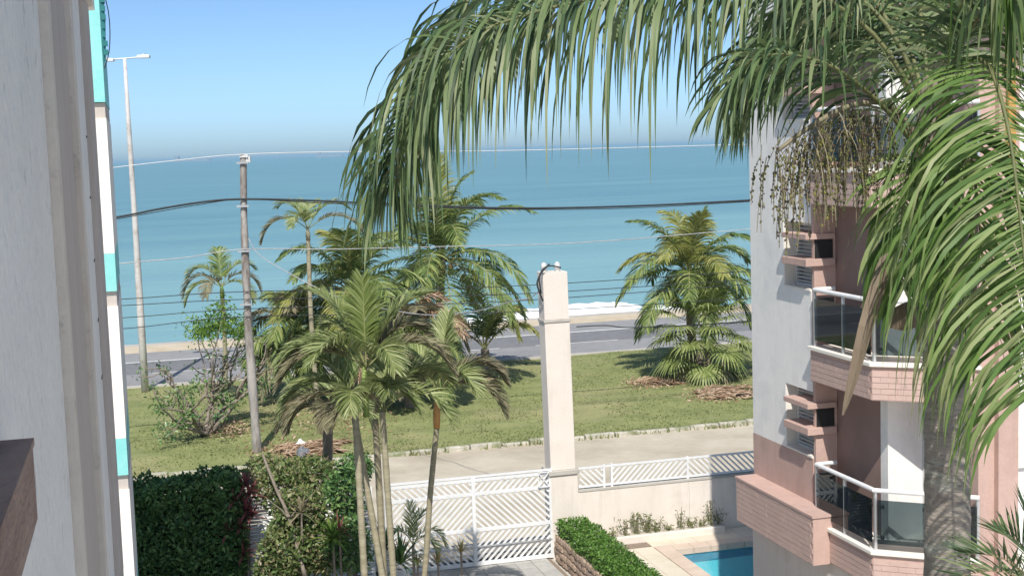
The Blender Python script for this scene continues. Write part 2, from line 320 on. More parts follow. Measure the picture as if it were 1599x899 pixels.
b = MB(); b.quad(S(-30000, 84, -2.5), S(30000, 84, -2.5), S(30000, 40000, -2.5), S(-30000, 40000, -2.5)); tag(b.build('sea', MT['sea']), kind='structure')
# sandy street, gently rutted
b = MB(); nu, nv = 140, 22
for j in range(nv + 1):
    for i in range(nu + 1):
        u, v = -25 + 70 * i / nu, 30.25 + 11.6 * j / nv
        z = .01 + .05 * noise.noise(Vector((u * .25, v * 1.1, 0))) - .05 * (math.exp(-((v - 35.2 - .3 * math.sin(u * .2)) / .28) ** 2) + math.exp(-((v - 36.8 - .3 * math.sin(u * .2)) / .28) ** 2)) + .03 * noise.noise(Vector((u, v * 2, 3)))
        b.v.append(tuple(S(u, v, max(z, -.05) + .05)))
for j in range(nv):
    for i in range(nu):
        k = j * (nu + 1) + i; b.f.append((k, k + 1, k + nu + 2, k + nu + 1))
tag(b.build('sandy_street', MT['sand'], smooth=True), kind='structure')
# lawn with low swells
b = MB(); nu, nv = 150, 36
def lawn_z(u, v): return .05 + .09 * noise.noise(Vector((u * .22, v * .25, 7))) + .03 * noise.noise(Vector((u * .9, v * .9, 2)))
for j in range(nv + 1):
    for i in range(nu + 1):
        u, v = -35 + 100 * i / nu, 42.05 + 16.95 * j / nv
        b.v.append(tuple(S(u, v, lawn_z(u, v) + .03)))
for j in range(nv):
    for i in range(nu):
        k = j * (nu + 1) + i; b.f.append((k, k + 1, k + nu + 2, k + nu + 1))
tag(b.build('lawn', MT['lawn'], smooth=True), kind='structure')
rng = random.Random(3)
b = MB()
for i in range(52000):
    u, v = rng.uniform(-10, 27), 42.1 + 16.8 * rng.random() ** 1.5
    if noise.noise(Vector((u * .5, v * .5, 9))) + rng.uniform(-.5, .5) < -.15: continue
    p = S(u, v, lawn_z(u, v) + .02); h = rng.uniform(.03, .08); a = rng.uniform(0, 6.28); w = rng.uniform(.015, .04)
    q = Vector((math.cos(a) * w, math.sin(a) * w, 0)); t = Vector((rng.uniform(-.09, .09), rng.uniform(-.09, .09), h))
    b.quad(p - q, p + q, p + t)
for i in range(5200):
    u, v = rng.uniform(-6, 24), rng.choice((41.75, 42.02, 42.1)) + rng.gauss(0, .07)
    if noise.noise(Vector((u * .8, 0, 4))) < rng.uniform(-.3, .35): continue
    p = S(u, v, .03); h = rng.uniform(.08, .26); a = rng.uniform(0, 6.28); w = rng.uniform(.015, .035)
    q = Vector((math.cos(a) * w, math.sin(a) * w, 0)); b.quad(p - q, p + q, p + Vector((rng.uniform(-.12, .12), rng.uniform(-.12, .12), h)))
tag(b.build('lawn_grass', MT['grass']), 'short rough grass covering the lawn by the beach road', 'grass', kind='stuff')
# kerb of uneven stones along the street
kerb = tag(empty('kerb', S(0, 41.9)), kind='structure'); rng = random.Random(5)
u = -14.0
while u < 24:
    L = rng.uniform(.75, 1.1); bb = MB(); z1 = rng.uniform(.13, .22); dv = rng.uniform(-.05, .05); tl = rng.uniform(-.04, .04)
    if rng.random() > .06:
        bb.box(u + .02, u + L - .02, 41.78 + dv, 41.98 + dv, -.05, z1, lambda p: S(p.x, p.y + (p.x - u) * tl, p.z) - S(0, 41.9))
        bb.build('kerb_stone', MT['kerb'], kerb, bevel=.025)
    u += L
# beach road
sheet('road', [(-80, 90, 59.35, 63.2)], .02, MT['asphalt2'])
sheet('road_far_lane', [(-80, 90, 63.2, 66.9)], .024, MT['asphalt'])
sheet('road_shoulder', [(-80, 90, 66.9, 70.3)], .02, MT['asphalt2'])
for i in range(-12, 14):
    sheet('lane_marking', [(i * 6.0, i * 6.0 + 4.2, 63.08, 63.24)], .032, MT['paint'])
sheet('edge_marking', [(-80, 90, 66.8, 67.05)], .032, MT['paint'])
b = MB(); b.box(-80, 90, 59.0, 59.35, -.05, .13, lambda p: S(p.x, p.y, p.z)); tag(b.build('road_kerb', MT['concrete']), kind='structure')
b = MB(); b.box(-80, 90, 70.3, 72.0, -.05, .13, lambda p: S(p.x, p.y, p.z)); tag(b.build('promenade', MT['beach']), kind='structure')
# driveway of pavers inside the gate
dv = tag(empty('driveway', S(7, 27)), kind='structure'); rng = random.Random(8)
bb = MB(); bb.box(5.0, 8.75, 20, 30.3, -.1, -.004, lambda p: S(p.x, p.y, p.z) - S(7, 27)); bb.build('bed', MT['mortar'], dv)
pm = [None] * 3
for k in range(3):
    q = MB(); q.box(-.195, .195, -.195, .195, -.03, .006 + .005 * k); pm[k] = q.mesh('paver', MT['paver'])
for i in range(9):
    for j in range(12):
        p = S(5.25 + i * .4, 25.6 + j * .4 , 0) - S(7, 27)
        inst('paver', pm[rng.randrange(3)], dv, Matrix.Translation(p) @ Matrix.Rotation(R(15) + rng.uniform(-.01, .01), 4, 'Z'))
# pool deck with stone slabs
dk = tag(empty('pool_deck', S(10, 29)), kind='structure'); o = S(10, 29)
bb = MB()
for (ua, ub, va, vb) in ((9.5, PU0 - .35, 18, 29.9), (PU0 - .35, 20, PV1 + .35, 29.9)): bb.box(ua, ub, va, vb, -.3, .27, lambda p: S(p.x, p.y, p.z) - o)
bb.build('deck_base', MT['mortar'], dk); rng = random.Random(9)
for (ua, ub, va, vb, nu, nv) in ((9.52, PU0 - .36, 24.0, 29.1, 3, 9), (PU0 - .36, 16, PV1 + .36, 29.85, 9, 2)):
    for i in range(nu):
        for j in range(nv):
            a, c, d, e2 = ua + (ub - ua) * i / nu, ua + (ub - ua) * (i + 1) / nu, va + (vb - va) * j / nv, va + (vb - va) * (j + 1) / nv
            q = MB(); q.box(a + .004, c - .004, d + .004, e2 - .004, .2, .285 + rng.uniform(0, .004), lambda p: S(p.x, p.y, p.z) - o)
            q.build('slab', MT['deck'], dk)

# ------------------------------------------------------------------ swimming pool
pool = tag(empty('swimming_pool', S(PU0, PV1)), 'swimming pool of clear turquoise water beside the pink building', 'pool'); o = S(PU0, PV1)
tf = lambda p: S(p.x, p.y, p.z) - o
q = MB()
for a in (((PU0, PV0), (PU1, PV0)), ((PU1, PV0), (PU1, PV1)), ((PU1, PV1), (PU0, PV1)), ((PU0, PV1), (PU0, PV0))):
    (ua, va), (ub, vb) = a; q.quad(tf(Vector((ua, va, -1.1))), tf(Vector((ub, vb, -1.1))), tf(Vector((ub, vb, .27))), tf(Vector((ua, va, .27))))
q.quad(*[tf(Vector((u, v, -1.1))) for u, v in ((PU0, PV0), (PU1, PV0), (PU1, PV1), (PU0, PV1))])
q.build('basin', MT['pooltile'], pool)
q = MB(); q.box(PU0, PU1, PV1 - .012, PV1 - .004, -.05, .12, tf); q.box(PU0 + .004, PU0 + .012, PV0, PV1 - .012, -.05, .12, tf); q.build('tile_band', MT['pooldark'], pool)
q = MB(); q.quad(*[tf(Vector((u, v, .14))) for u, v in ((PU0, PV0), (PU1, PV0), (PU1, PV1), (PU0, PV1))]); q.build('water', MT['poolwater'], pool)
for i in range(11):
    q = MB(); a = PU0 - .35 + i * .42; q.box(a + .004, a + .416, PV1 - .03, PV1 + .35, .15, .30, tf); q.build('coping_stone', MT['coping'], pool, bevel=.01)
for i in range(12):
    q = MB(); a = PV1 - .035 - i * .42; q.box(PU0 - .35, PU0 + .03, a - .416, a - .004, .15, .30, tf); q.build('coping_stone', MT['coping'], pool, bevel=.01)

# ------------------------------------------------------------------ boundary wall, fence, gate, pillar
GV = 30.0
w = tag(empty('boundary_wall', S(9.5, GV)), 'pale pink rendered boundary wall behind the pool', 'wall'); o = S(9.5, GV)
tf = lambda p: S(p.x, p.y, p.z) - o
for (a, c) in ((9.46, 12.23), (12.236, 15.2), (15.206, 19)):
    q = MB(); q.box(a, c, GV - .02, GV + .16, -.1, 1.5, tf); q.build('wall_panel', MT['pwall'], w)
q = MB(); q.box(9.47, 19, GV - .035, GV + .175, 1.5, 1.545, tf); q.build('coping', MT['concrete'], w)
bed = tag(empty('planting_bed', S(11, 29.7)), 'low pink rendered edging of the weed bed below the pool wall', 'bed'); o2 = S(11, 29.7)
q = MB(); q.box(9.7, 12.95, 29.55, 29.65, .2, .44, lambda p: S(p.x, p.y, p.z) - o2); q.build('edging', MT['pwall'], bed, bevel=.02)
q = MB(); q.box(9.7, 12.95, 29.65, 29.978, .2, .40, lambda p: S(p.x, p.y, p.z) - o2); q.build('soil', MT['ground'], bed)

def barobj(name, p, q_, wd, th, parent, org, m='metalwhite'):
    x = MB(); x.bar(p - org, q_ - org, wd, th, NV); return x.build(name, MT[m], parent)
fence = tag(empty('wall_fence', S(9.5, GV)), 'low white metal fence of slanted bars on top of the pool wall', 'fence'); o = S(9.5, GV)
FZ0, FZ1, FVv = 1.60, 2.04, GV + .06
barobj('top_rail', S(9.5, FVv, FZ1), S(19, FVv, FZ1), .045, .04, fence, o); barobj('bottom_rail', S(9.5, FVv, FZ0), S(19, FVv, FZ0), .045, .04, fence, o)
posts = [10.13, 10.32, 12.23, 14.05, 15.9]
for pu in posts: barobj('post', S(pu, FVv - .003, FZ0 - .06), S(pu, FVv - .003, FZ1 + .05), .05, .05, fence, o)
def slants(u0_, u1_, z0, z1, v, sgn, step, parent, org, wd=.042, slope=1.0):
    """parallel slanted bars filling a rectangular bay, clipped to it; each its own object"""
    h = (z1 - z0) * slope; c = u0_ - h + step * .5
    while c < u1_ :
        # line u = c + t*h , z = z0 + t*(z1-z0)  t in 0..1   (mirrored when sgn<0)
        ta, tb = max(0, (u0_ - c) / h), min(1, (u1_ - c) / h)
        if tb - ta > .08:
            ua, ub, za, zb = c + ta * h, c + tb * h, z0 + ta * (z1 - z0), z0 + tb * (z1 - z0)
            if sgn < 0: ua, ub = u0_ + u1_ - ua, u0_ + u1_ - ub
            barobj('slanted_bar', S(ua, v, za), S(ub, v, zb), wd, .02, parent, org)
        c += step
slants(9.53, 10.11, FZ0 + .02, FZ1 - .02, FVv + .002, -1, .145, fence, o)
slants(10.34, 12.21, FZ0 + .02, FZ1 - .02, FVv + .002, 1, .145, fence, o)
slants(12.25, 14.03, FZ0 + .02, FZ1 - .02, FVv + .002, -1, .145, fence, o)
slants(14.07, 15.88, FZ0 + .02, FZ1 - .02, FVv + .002, 1, .145, fence, o)

gate = tag(empty('driveway_gate', S(7, GV)), 'wide white metal gate of chevron bars across the driveway', 'gate'); o = S(7, GV)
GU0, GU1, GM = 4.95, 8.80, 6.96
rails = [(2.02, .07), (1.70, .075), (.86, .08), (.07, .09)]
for z, wd in rails: barobj('rail', S(GU0, GV, z), S(GU1, GV, z), wd, .05, gate, o)
barobj('rail', S(GU0, GV + .002, 2.10), S(GU1 + .06, GV + .002, 2.10), .04, .05, gate, o)
barobj('rail', S(GU0, GV - .03, .47), S(GU1, GV - .03, .47), .03, .03, gate, o, 'steel')
for pu, wd in ((GU0, .08), (GM, .085), (GU1, .08)): barobj('stile', S(pu, GV - .004, .02), S(pu, GV - .004, 2.08), wd, .06, gate, o)
for i in range(3):
    zt, zb = rails[i][0] - rails[i][1] / 2, rails[i + 1][0] + rails[i + 1][1] / 2
    s = -1 if i != 1 else 1
    slants(GU0 + .04, GM - .045, zb, zt, GV, s, .15, gate, o, .045)
    slants(GM + .045, GU1 - .04, zb, zt, GV, -s, .15, gate, o, .045)
q = MB()
for (a, c) in (((8.5, 1.72), (8.5, 2.06)), ((8.5, 1.72), (8.76, 1.72)), ((8.5, 2.06), (8.76, 2.06)), ((8.5, 1.72), (8.76, 2.06)), ((8.5, 2.06), (8.76, 1.72))):
    q.bar(S(a[0], GV - .06, a[1]) - o, S(c[0], GV - .06, c[1]) - o, .022, .02, NV)
q.build('latch_guard', MT['metalwhite'], gate)

pil = tag(empty('gate_pillar', S(9.12, GV + .2)), 'tall pale concrete gate pillar carrying the service cable', 'pillar'); o = S(9.12, GV + .2)
lean = lambda p: Vector((p.x - .012 * p.z, p.y, p.z))
def pbox(name, x0, x1, y0, y1, z0, z1, m, bev=.012):
    q = MB(); q.box(x0, x1, y0, y1, z0, z1, lambda p: (lambda r: EV * r.x + NV * r.y + Vector((0, 0, r.z)))(lean(p))); return q.build(name, m, pil, bevel=bev)
pbox('base', -.30, .36, -.24, .30, -.05, 1.95, MT['pwall']); pbox('ledge', -.34, .40, -.28, .34, 1.95, 2.06, MT['concrete'])
pbox('shaft', -.27, .33, -.20, .28, 2.06, 5.50, MT['pwall']); pbox('band', -.29, .35, -.22, .30, 5.50, 5.57, MT['concrete']); pbox('head', -.265, .325, -.195, .275, 5.57, 6.66, MT['pwall'])
for du in (-.17, .15):
    q = MB(); base = lean(Vector((du, .02, 6.66))); k = EV * base.x + NV * base.y + Vector((0, 0, base.z))
    prof = [(.05, 0), (.05, .05), (.075, .07), (.07, .14), (.055, .19), (.03, .215), (.0, .22)]
    n = 10
    for r_, h in prof: q.v += [tuple(k + Vector((math.cos(6.283 * i / n) * r_, math.sin(6.283 * i / n) * r_, h))) for i in range(n)]
    for j in range(len(prof) - 1):
        for i in range(n): q.f.append((j * n + i, j * n + (i + 1) % n, (j + 1) * n + (i + 1) % n, (j + 1) * n + i))
    q.build('insulator_cap', MT['porcelain'], pil, smooth=True)
q = MB(); pk = lambda px, py: onv(px, py, GV - .05) - o
q.tube(catmull([pk(858, 412), pk(846, 425), pk(839, 440), pk(841, 452), pk(848, 470)], 12), .02)
q.tube(catmull([pk(876, 418), pk(868, 416), pk(858, 415), pk(848, 420), pk(842, 434), pk(845, 458)], 12), .018)
q.build('drip_loop', MT['cable'], pil, smooth=True)

# ------------------------------------------------------------------ rubble retaining wall with clipped hedge
rw = tag(empty('rubble_wall', S(8.8, 27)), 'low rubble stone wall along the driveway under the clipped hedge', 'wall'); o = S(8.8, 27)
q = MB(); q.box(8.84, 9.5, 21, 29.75, -.1, .60, lambda p: S(p.x, p.y, p.z) - o); q.build('core', MT['mortar'], rw)
rng = random.Random(12)
for row in range(4):
    v = 24.6 + rng.uniform(0, .2); z0 = row * .155
    while v < 29.7:
        L = rng.uniform(.16, .34); q = MB(); c = v + L / 2; hh = .155
        def tfm(p): return S(p.x, p.y, p.z) - o
        n = 7; cx = []
        for k in range(n):
            a = 6.283 * k / n + rng.uniform(-.2, .2); rr = rng.uniform(.86, 1.05)
            cx.append((c + math.copysign(abs(math.cos(a)) ** .6, math.cos(a)) * L * .5 * rr, z0 + hh / 2 + math.copysign(abs(math.sin(a)) ** .6, math.sin(a)) * hh * .53 * rr))
        pr_ = rng.uniform(.03, .07)
        base = len(q.v); q.v += [tuple(tfm(Vector((8.845, y, z)))) for y, z in cx]
        q.v += [tuple(tfm(Vector((8.845 - pr_ * .75, c + (y - c) * .93, z0 + hh / 2 + (z - z0 - hh / 2) * .93)))) for y, z in cx]
        q.v.append(tuple(tfm(Vector((8.845 - pr_ * 1.15, c + rng.uniform(-.03, .03), z0 + hh / 2)))))
        for k in range(n):
            j = (k + 1) % n; q.f.append((k, j, n + j, n + k)); q.f.append((n + k, n + j, 2 * n))
        q.build('stone', MT['stone'], rw); v += L * .97

def leaves(q, pts, size, rng, up_bias=.5, outward=None, asp=.45):
    for p in pts:
        d = Vector((rng.gauss(0, 1), rng.gauss(0, 1), rng.gauss(0, 1) + up_bias)).normalized()
        if outward: d = (d + outward(p) * .8).normalized()
        s = size * rng.uniform(.6, 1.3); t = d.cross(Vector((rng.gauss(0, 1), rng.gauss(0, 1), rng.gauss(0, 1)))).normalized()
        a = p + d * s; m = p + d * s * .45
        q.quad(p, m + t * s * asp * .5 , a + Vector((0, 0, -s * .15)), m - t * s * asp * .5)
def hedge_box(name, parts, nl, size, m, label, group=None, seed=1, org=None, rough=.08, mound=0):
    """clipped hedge: woody core plus leaves on top and sides; parts are (u0,u1,v0,v1,z0,z1) boxes"""
    rng = random.Random(seed); e = tag(empty(name, org), label, 'hedge', group); q = MB(); c = MB()
    tot = sum((p[1] - p[0] + p[3] - p[2]) * (p[5] - p[4]) * 2 + (p[1] - p[0]) * (p[3] - p[2]) for p in parts)
    for (ua, ub, va, vb, za, zb) in parts:
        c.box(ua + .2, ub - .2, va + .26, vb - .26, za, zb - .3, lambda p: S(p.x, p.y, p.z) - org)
        ar = [(ub - ua) * (vb - va), (ub - ua) * (zb - za), (ub - ua) * (zb - za) * .5, (vb - va) * (zb - za), (vb - va) * (zb - za)]
        pts = []
        for i in range(int(nl * sum(ar) / tot)):
            k = rng.choices(range(5), ar)[0]; u, v, z = rng.uniform(ua, ub), rng.uniform(va, vb), rng.uniform(za, zb)
            if k == 0: z = zb
            elif k == 1: v = va
            elif k == 2: v = vb
            elif k == 3: u = ua
            else: u = ub
            w_ = S(u, v, z); nn = noise.noise(w_ * 1.8) * rough * 2 + noise.noise(w_ * 5) * rough
            dep = rng.random() ** 2 * .16 - nn
            cen = S((ua + ub) / 2, (va + vb) / 2, (za + zb) / 2)
            if k == 0: w_.z -= dep
            elif k == 1: w_ += NV * dep
            elif k == 2: w_ -= NV * dep
            elif k == 3: w_ += EV * dep
            else: w_ -= EV * dep
            pts.append(w_ - org)
        leaves(q, pts, size, rng)
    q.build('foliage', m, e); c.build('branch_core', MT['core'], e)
    return e
hedge_box('clipped_hedge', [(8.86, 9.55, 23.5, 29.75, .58, .98)], 15000, .075, MT['box'], 'bright green clipped hedge on the rubble wall by the pool', seed=4, org=S(9.2, 27, .6), rough=.05)
hedge_box('tall_hedge', [(-2.6, 1.75, 29.4, 30.4, 0, 2.62)], 42000, .13, MT['hedge'], 'tall dark green hedge in the shade beside the white and aqua building', seed=6, org=S(0, 30, 0), rough=.12)

# ------------------------------------------------------------------ building on the right
bo = S(10.6, 22.83, 0)
B = tag(empty('apartment_building', bo, R(15)), 'pink and white apartment building with glass balconies behind the near palm', 'building')
def bb_(name, m, boxes, parent=None, bev=0):
    q = MB()
    for x in boxes: q.box(*x)
    return q.build(name, m, parent or B, bevel=bev)
TOP = 14.9
wins = [4.20, 7.0, 9.8, 12.6]
panel = [(0, .35, -1.33, 0, 4.19, TOP)]
zc = 4.19
for z in wins:
    if z > zc: panel.append((0, .35, -2.32, -1.332, zc, z))
    zc = z + 1.12
panel.append((0, .35, -2.32, -1.332, zc, TOP))
bb_('white_panel', MT['white'], panel)
bb_('pink_dado', MT['pink'], [(-.003, .35, -2.32, .003, 2.4, 4.185)])
bb_('pier_face', MT['pink'], [(.01, .40, -2.40, -2.322, 3.2, TOP)])
for z in wins[:3]: bb_('sunlit_jamb_face', MT['cream'], [(.012, .2, -1.345, -1.3335, z + .01, z + 1.11)])  # cream plate paints the sunlight on the white panel's jamb
bb_('side_wall', MT['brown'], [(.40, .62, -3.8, -2.0, 0, TOP)])
bb_('core_wall', MT['white'], [(.36, 9, -2.0, -.003, 0, TOP)])
bb_('ground_floor_wall', MT['pwall'], [(-.05, .3, -4.6, -.01, 0, 2.62)])
bb_('roof', MT['concrete'], [(-.15, 9, -9, .15, TOP, TOP + .25)])
for z in wins[:3]:
    wdw = bb_('window', MT['slat'], [(.20, .24, -2.318, -2.26, z + .02, z + 1.1), (.20, .24, -1.41, -1.35, z + .02, z + 1.1), (.20, .24, -2.26, -1.41, z + .02, z + .07), (.20, .24, -2.26, -1.41, z + 1.05, z + 1.1), (.33, .345, -2.26, -1.41, z + .07, z + 1.05)])
    sm = MB(); sm.box(-.018, .018, -.42, .42, -.006, .006); sme = sm.mesh('slat', MT['slat'])
    for k in range(15): inst('slat', sme, wdw, Matrix.Translation((.215, -1.835, z + .10 + k * .064)) @ Matrix.Rotation(R(-35), 4, 'Y'))
    bb_('sill', MT['cream'], [(-.02, .2, -2.30, -1.345, z - .002, z + .03)])
    bx = bb_('air_conditioner_shelf', MT['pink'], [(-.17, .36, -2.47, -1.58, z + .42, z + .54), (-.17, .36, -2.47, -1.58, z + .86, z + .95)], bev=.008)
    bb_('void_shade_plate', MT['black'], [(.02, .35, -2.41, -2.405, z + .545, z + .855)], bx)  # black plate paints the shade of the void between the shelves
tmb = MB(); tmb.box(-.122, .122, -.004, .004, -.04, .04); tme = tmb.mesh('tile', MT['tile'])
def tiles(parent, p, d, L, z0, z1, nrm):
    """running-bond cladding tiles on a face that starts at p and runs along d"""
    rows = int((z1 - z0) / .0875); rng = random.Random(int(L * 100 + z0 * 7)); ang = math.atan2(d[1], d[0])
    for r_ in range(rows):
        off = .125 if r_ % 2 else 0; c = .125 - off
        while c < L:
            a, e_ = max(c - .125, .003), min(c + .125, L - .003)
            if e_ - a > .05:
                mid = (a + e_) / 2; pos = Vector((p[0] + d[0] * mid + nrm[0] * .004, p[1] + d[1] * mid + nrm[1] * .004, z0 + .0437 + r_ * .0875))
                inst('tile', tme, parent, Matrix.Translation(pos) @ Matrix.Rotation(ang, 4, 'Z') @ Matrix.Diagonal((( e_ - a) / .25, 1 + rng.uniform(-.3, .6), 1, 1)))
            c += .25
pl = bb_('planter_ledge', MT['pink'], [(-.40, .02, -3.06, -.10, 2.62, 3.40)])
tiles(pl, (-.40, -.11), (0, -1), 2.94, 2.63, 3.42, (-1, 0)); 
bb_('planter_cap', MT['pink'], [(-.42, .0, -3.08, -.08, 3.402, 3.44)])
CH = Vector((.784, -.621)).normalized(); Pc = Vector((-.1, -4.42)); Pe = Pc + CH * 1.58; Pf = Vector((-.1, -2.46)); CN = Vector((-.621, -.784))
def off2(p, k): return p
for zi, z in enumerate((3.22, 6.12, 9.02, 11.92)):
    q = MB(); q.prism([(-.1, -2.46), (-.1, -4.42), tuple(Pe), (Pe.x, -2.46)], z - .58, z - .06)
    par = q.build('balcony_parapet', MT['pink'], B)
    if zi < 3:
        tiles(par, (-.1, -2.47), (0, -1), 1.94, z - .57, z - .05, (-1, 0)); tiles(par, tuple(Pc), tuple(CH), 1.57, z - .57, z - .05, tuple(CN))
    q = MB(); k = .05
    q.prism([(-.1 - k, -2.44), (-.1 - k, -4.42 - k * .45), (Pe.x + CN.x * k, Pe.y + CN.y * k), (Pe.x + .01, -2.44)], z - .06, z)
    q.build('balcony_sill', MT['cream'], B, bevel=.008)
    rail_pts = [(.30, -2.54), (-.06, -2.54), (-.06, -4.40), (Pe.x - .03, Pe.y + .02)]
    q = MB()
    for a, c in zip(rail_pts, rail_pts[1:]):
        q.tube([(a[0], a[1], z + .93), (c[0], c[1], z + .93)], .036, 10)
    rl = q.build('handrail', MT['metalwhite'], B, smooth=False)
    segs = [((-.06, -2.58), (-.06, -3.47)), ((-.06, -3.50), (-.06, -4.36)), ((-.03, -4.44), (.56, -4.92)), ((.60, -4.95), (1.1, -5.34)), ((-.02, -2.54), (.28, -2.54))]
    for a, c in segs:
        a, c = Vector(a), Vector(c); d = (c - a).normalized(); nn = Vector((d.y, -d.x))
        q = MB(); q.bar((a.x + .02 * nn.x, a.y + .02 * nn.y, z + .45), (c.x + .02 * nn.x, c.y + .02 * nn.y, z + .45), .68, .01, (nn.x, nn.y, 0)); gp = q.build('glass_panel', MT['glass'], B)
        for p_ in (a + d * .07, c - d * .07):
            for zz in (.2, .68):
                q = MB(); q.box(p_.x - .022, p_.x + .022, p_.y - .022, p_.y + .022, z + zz - .022, z + zz + .022); q.build('clamp', MT['black'], gp)
    for p_ in ((-.06, -2.55), (-.06, -3.485), (-.045, -4.40), (.58, -4.93), (1.1, -5.35)):
        q = MB(); q.box(p_[0] - .02, p_[0] + .02, p_[1] - .02, p_[1] + .02, z - .002, z + .90); q.build('rail_post', MT['steel'], B)
    bb_('balcony_back_wall', MT['white'], [(.40, 1.42, -4.02, -3.802, z + .001, z + 2.28)])
    d_ = bb_('balcony_door', MT['doorglass'], [(1.05, 1.36, -4.05, -4.022, z + .02, z + 2.1)])
    bb_('door_frame', MT['steel'], [(1.0, 1.05, -4.07, -4.022, z + .01, z + 2.15)], d_)
bb_('corner_pillar', MT['pink'], [(1.13, 1.40, -5.32, -3.9, 0, TOP), (1.402, 1.74, -5.42, -3.9, 0, TOP)])
bb_('white_wing', MT['white'], [(1.742, 9, -5.2, -2.01, 0, TOP)])
bb_('wood_post', MT['wood'], [(1.50, 1.62, -5.50, -5.422, 8.9, TOP)])
for z in (4.5, 7.4, 10.3, 6.0):
    bb_('floor_band', MT['lwhite'], [(1.76, 9, -5.26, -5.202, z, z + .5)])

# ------------------------------------------------------------------ buildings on the left
bl = S(-.40, 21.85); A2 = tag(empty('apartment_building', bl), 'sunlit white and aqua apartment building past the grey wall', 'building')
def a2(name, m, z0, z1, y0=0, x1=0): q = MB(); q.box(-7, x1, y0, 3.6, z0, z1); return q.build(name, MT[m], A2)
A2.location = at(165, 170, 21); A2.location.z = 0; A2.rotation_euler.z = R(15)
st = 2.865
a2('aqua_band', 'aqua', 10.4, 12.25)
for k in range(4):
    zt = 10.39 - k * st
    a2('recessed_joint', 'taupe', zt - .23, zt, .06, -.01); a2('white_band', 'lwhite', max(zt - 2.28, -.1), zt - .23)
    if k < 3: a2('aqua_band', 'aqua', zt - 2.86, zt - 2.282)
q = MB(); q.box(-7, .03, -.06, 3.66, 12.25, 12.5); q.build('roof_edge', MT['teal'], A2)
q = MB(); rng = random.Random(2)
q.tube([(.03, .02, 12.25), (.045, .02, 11.6), (.03, .02, 11.2), (.02, .02, 11.0)], [.03, .035, .03, .01], 6)
for k in range(9): q.box(.02, .06 + rng.uniform(0, .03), -.03, .05, 11.1 + k * .13, 11.18 + k * .13)
q.build('rain_pipe', MT['teal'], A2)
q = MB(); q.tube(catmull([(.04, .0, 12.2), (.13, 0, 11.7), (.11, 0, 11.2), (.02, 0, 10.9)], 10), .008, 5); q.build('loose_cable', MT['cable'], A2)

gw = tag(empty('apartment_building', S(-1.15, 5)), 'grey rendered flank of the nearest building at the left edge', 'building'); o = S(-1.2, 5)
tfl = lambda p: S(p.x, p.y, p.z) - o
def g1(name, m, *bx):
    q = MB()
    for x in bx: q.box(*x, tfl)
    return q.build(name, MT[m], gw, bevel=.008)
g1('wall', 'grey', (-2.0, -.66, 1.5, 10.4, 0, 14.5))
g1('pilaster', 'beige', (-1.6, -.593, 10.404, 10.75, 0, 14.5)); g1('wall_strip', 'taupe', (-1.6, -.60, 10.752, 13.1, 0, 14.5))
g1('pilaster', 'beige', (-1.6, -.542, 13.104, 13.5, 0, 14.5)); g1('wall_strip', 'grey', (-1.6, -.55, 13.502, 15.5, 0, 14.5))
g1('corner_strip', 'taupe', (-1.6, -.49, 15.504, 17.0, 4.6, 14.5)); g1('corner_strip', 'aqua', (-1.6, -.493, 15.504, 17.0, 0, 4.596))
for z in (9.77, 9.13, 8.46, 7.82, 7.2): g1('joint_clip', 'black', (-.552, -.543, 15.2, 15.45, z - .012, z + .012))
sh = g1('window_ledge', 'dkwood', (-.665, -.53, 3.0, 5.9, 8.04, 8.35))
q = MB(); q.box(-.67, -.525, 2.98, 5.92, 8.352, 8.38, tfl); q.build('ledge_cap', MT['dkwood'], sh)
q = MB(); q.v = [tuple(tfl(Vector(p))) for p in ((-.6, 10.9, 11.6), (-.36, 12.2, 11.6), (-.36, 12.2, 11.7), (-.6, 10.9, 11.7))]
g1('eave', 'grey', (-1.6, -.43, 14.2, 17.4, 11.3, 14.5))

# ------------------------------------------------------------------ street lamp, utility pole, cables
lb = gnd(227, 613); lp = tag(empty('street_lamp', lb), 'tall twin-headed street lamp by the beach road at left', 'street lamp')
tz = 13.6; q = MB(); q.tube([(0, 0, -.1), (0, 0, 3), (0, 0, 7), (-.02, 0, 11), (-.02, 0, tz)], [.16, .15, .12, .095, .07], 12); q.build('post', MT['lamp'], lp, smooth=True)
q = MB(); q.tube([(-.85, 0, tz - .02), (.0, 0, tz), (.9, 0, tz + .06)], .03, 6); q.build('arm', MT['steel'], lp)
for s in (-1, 1):
    q = MB(); x0, x1 = (.5 * s, 1.0 * s) if s > 0 else (-1.0, -.45); z = tz + (.06 if s > 0 else -.03)
    q.box(min(x0, x1), max(x0, x1), -.14, .14, z - .07, z + .06); h = q.build('lamp_head', MT['metalwhite'], lp, bevel=.03)
    q = MB(); q.box((x0 + x1) / 2 - .05, (x0 + x1) / 2 + .05, -.05, .05, z + .06, z + .12); q.build('photocell', MT['steel'], h)
pb = gnd(402, 708); PV_ = pb.dot(NV); up_ = tag(empty('utility_pole', pb), 'weathered leaning utility pole at the edge of the lawn', 'utility pole')
ptop = onv(380, 240, PV_) - pb; pmid = onv(385, 450, PV_) - pb
q = MB(); rng = random.Random(4); pts = catmull([(0, 0, -.1), onv(397, 640, PV_) - pb, onv(389, 530, PV_) - pb, pmid, onv(381, 340, PV_) - pb, ptop], 24)
q.tube(pts, [.155 - .055 * i / 24 + rng.uniform(-.012, .012) for i in range(25)], 10); q.build('post', MT['pole'], up_, smooth=True)
q = MB(); c = ptop; q.box(c.x + .08, c.x + .22, c.y - .08, c.y + .08, c.z - .28, c.z - .08); q.box(c.x - .1, c.x + .16, c.y - .14, c.y - .1, c.z - .12, c.z - .02); q.build('bracket', MT['porcelain'], up_)
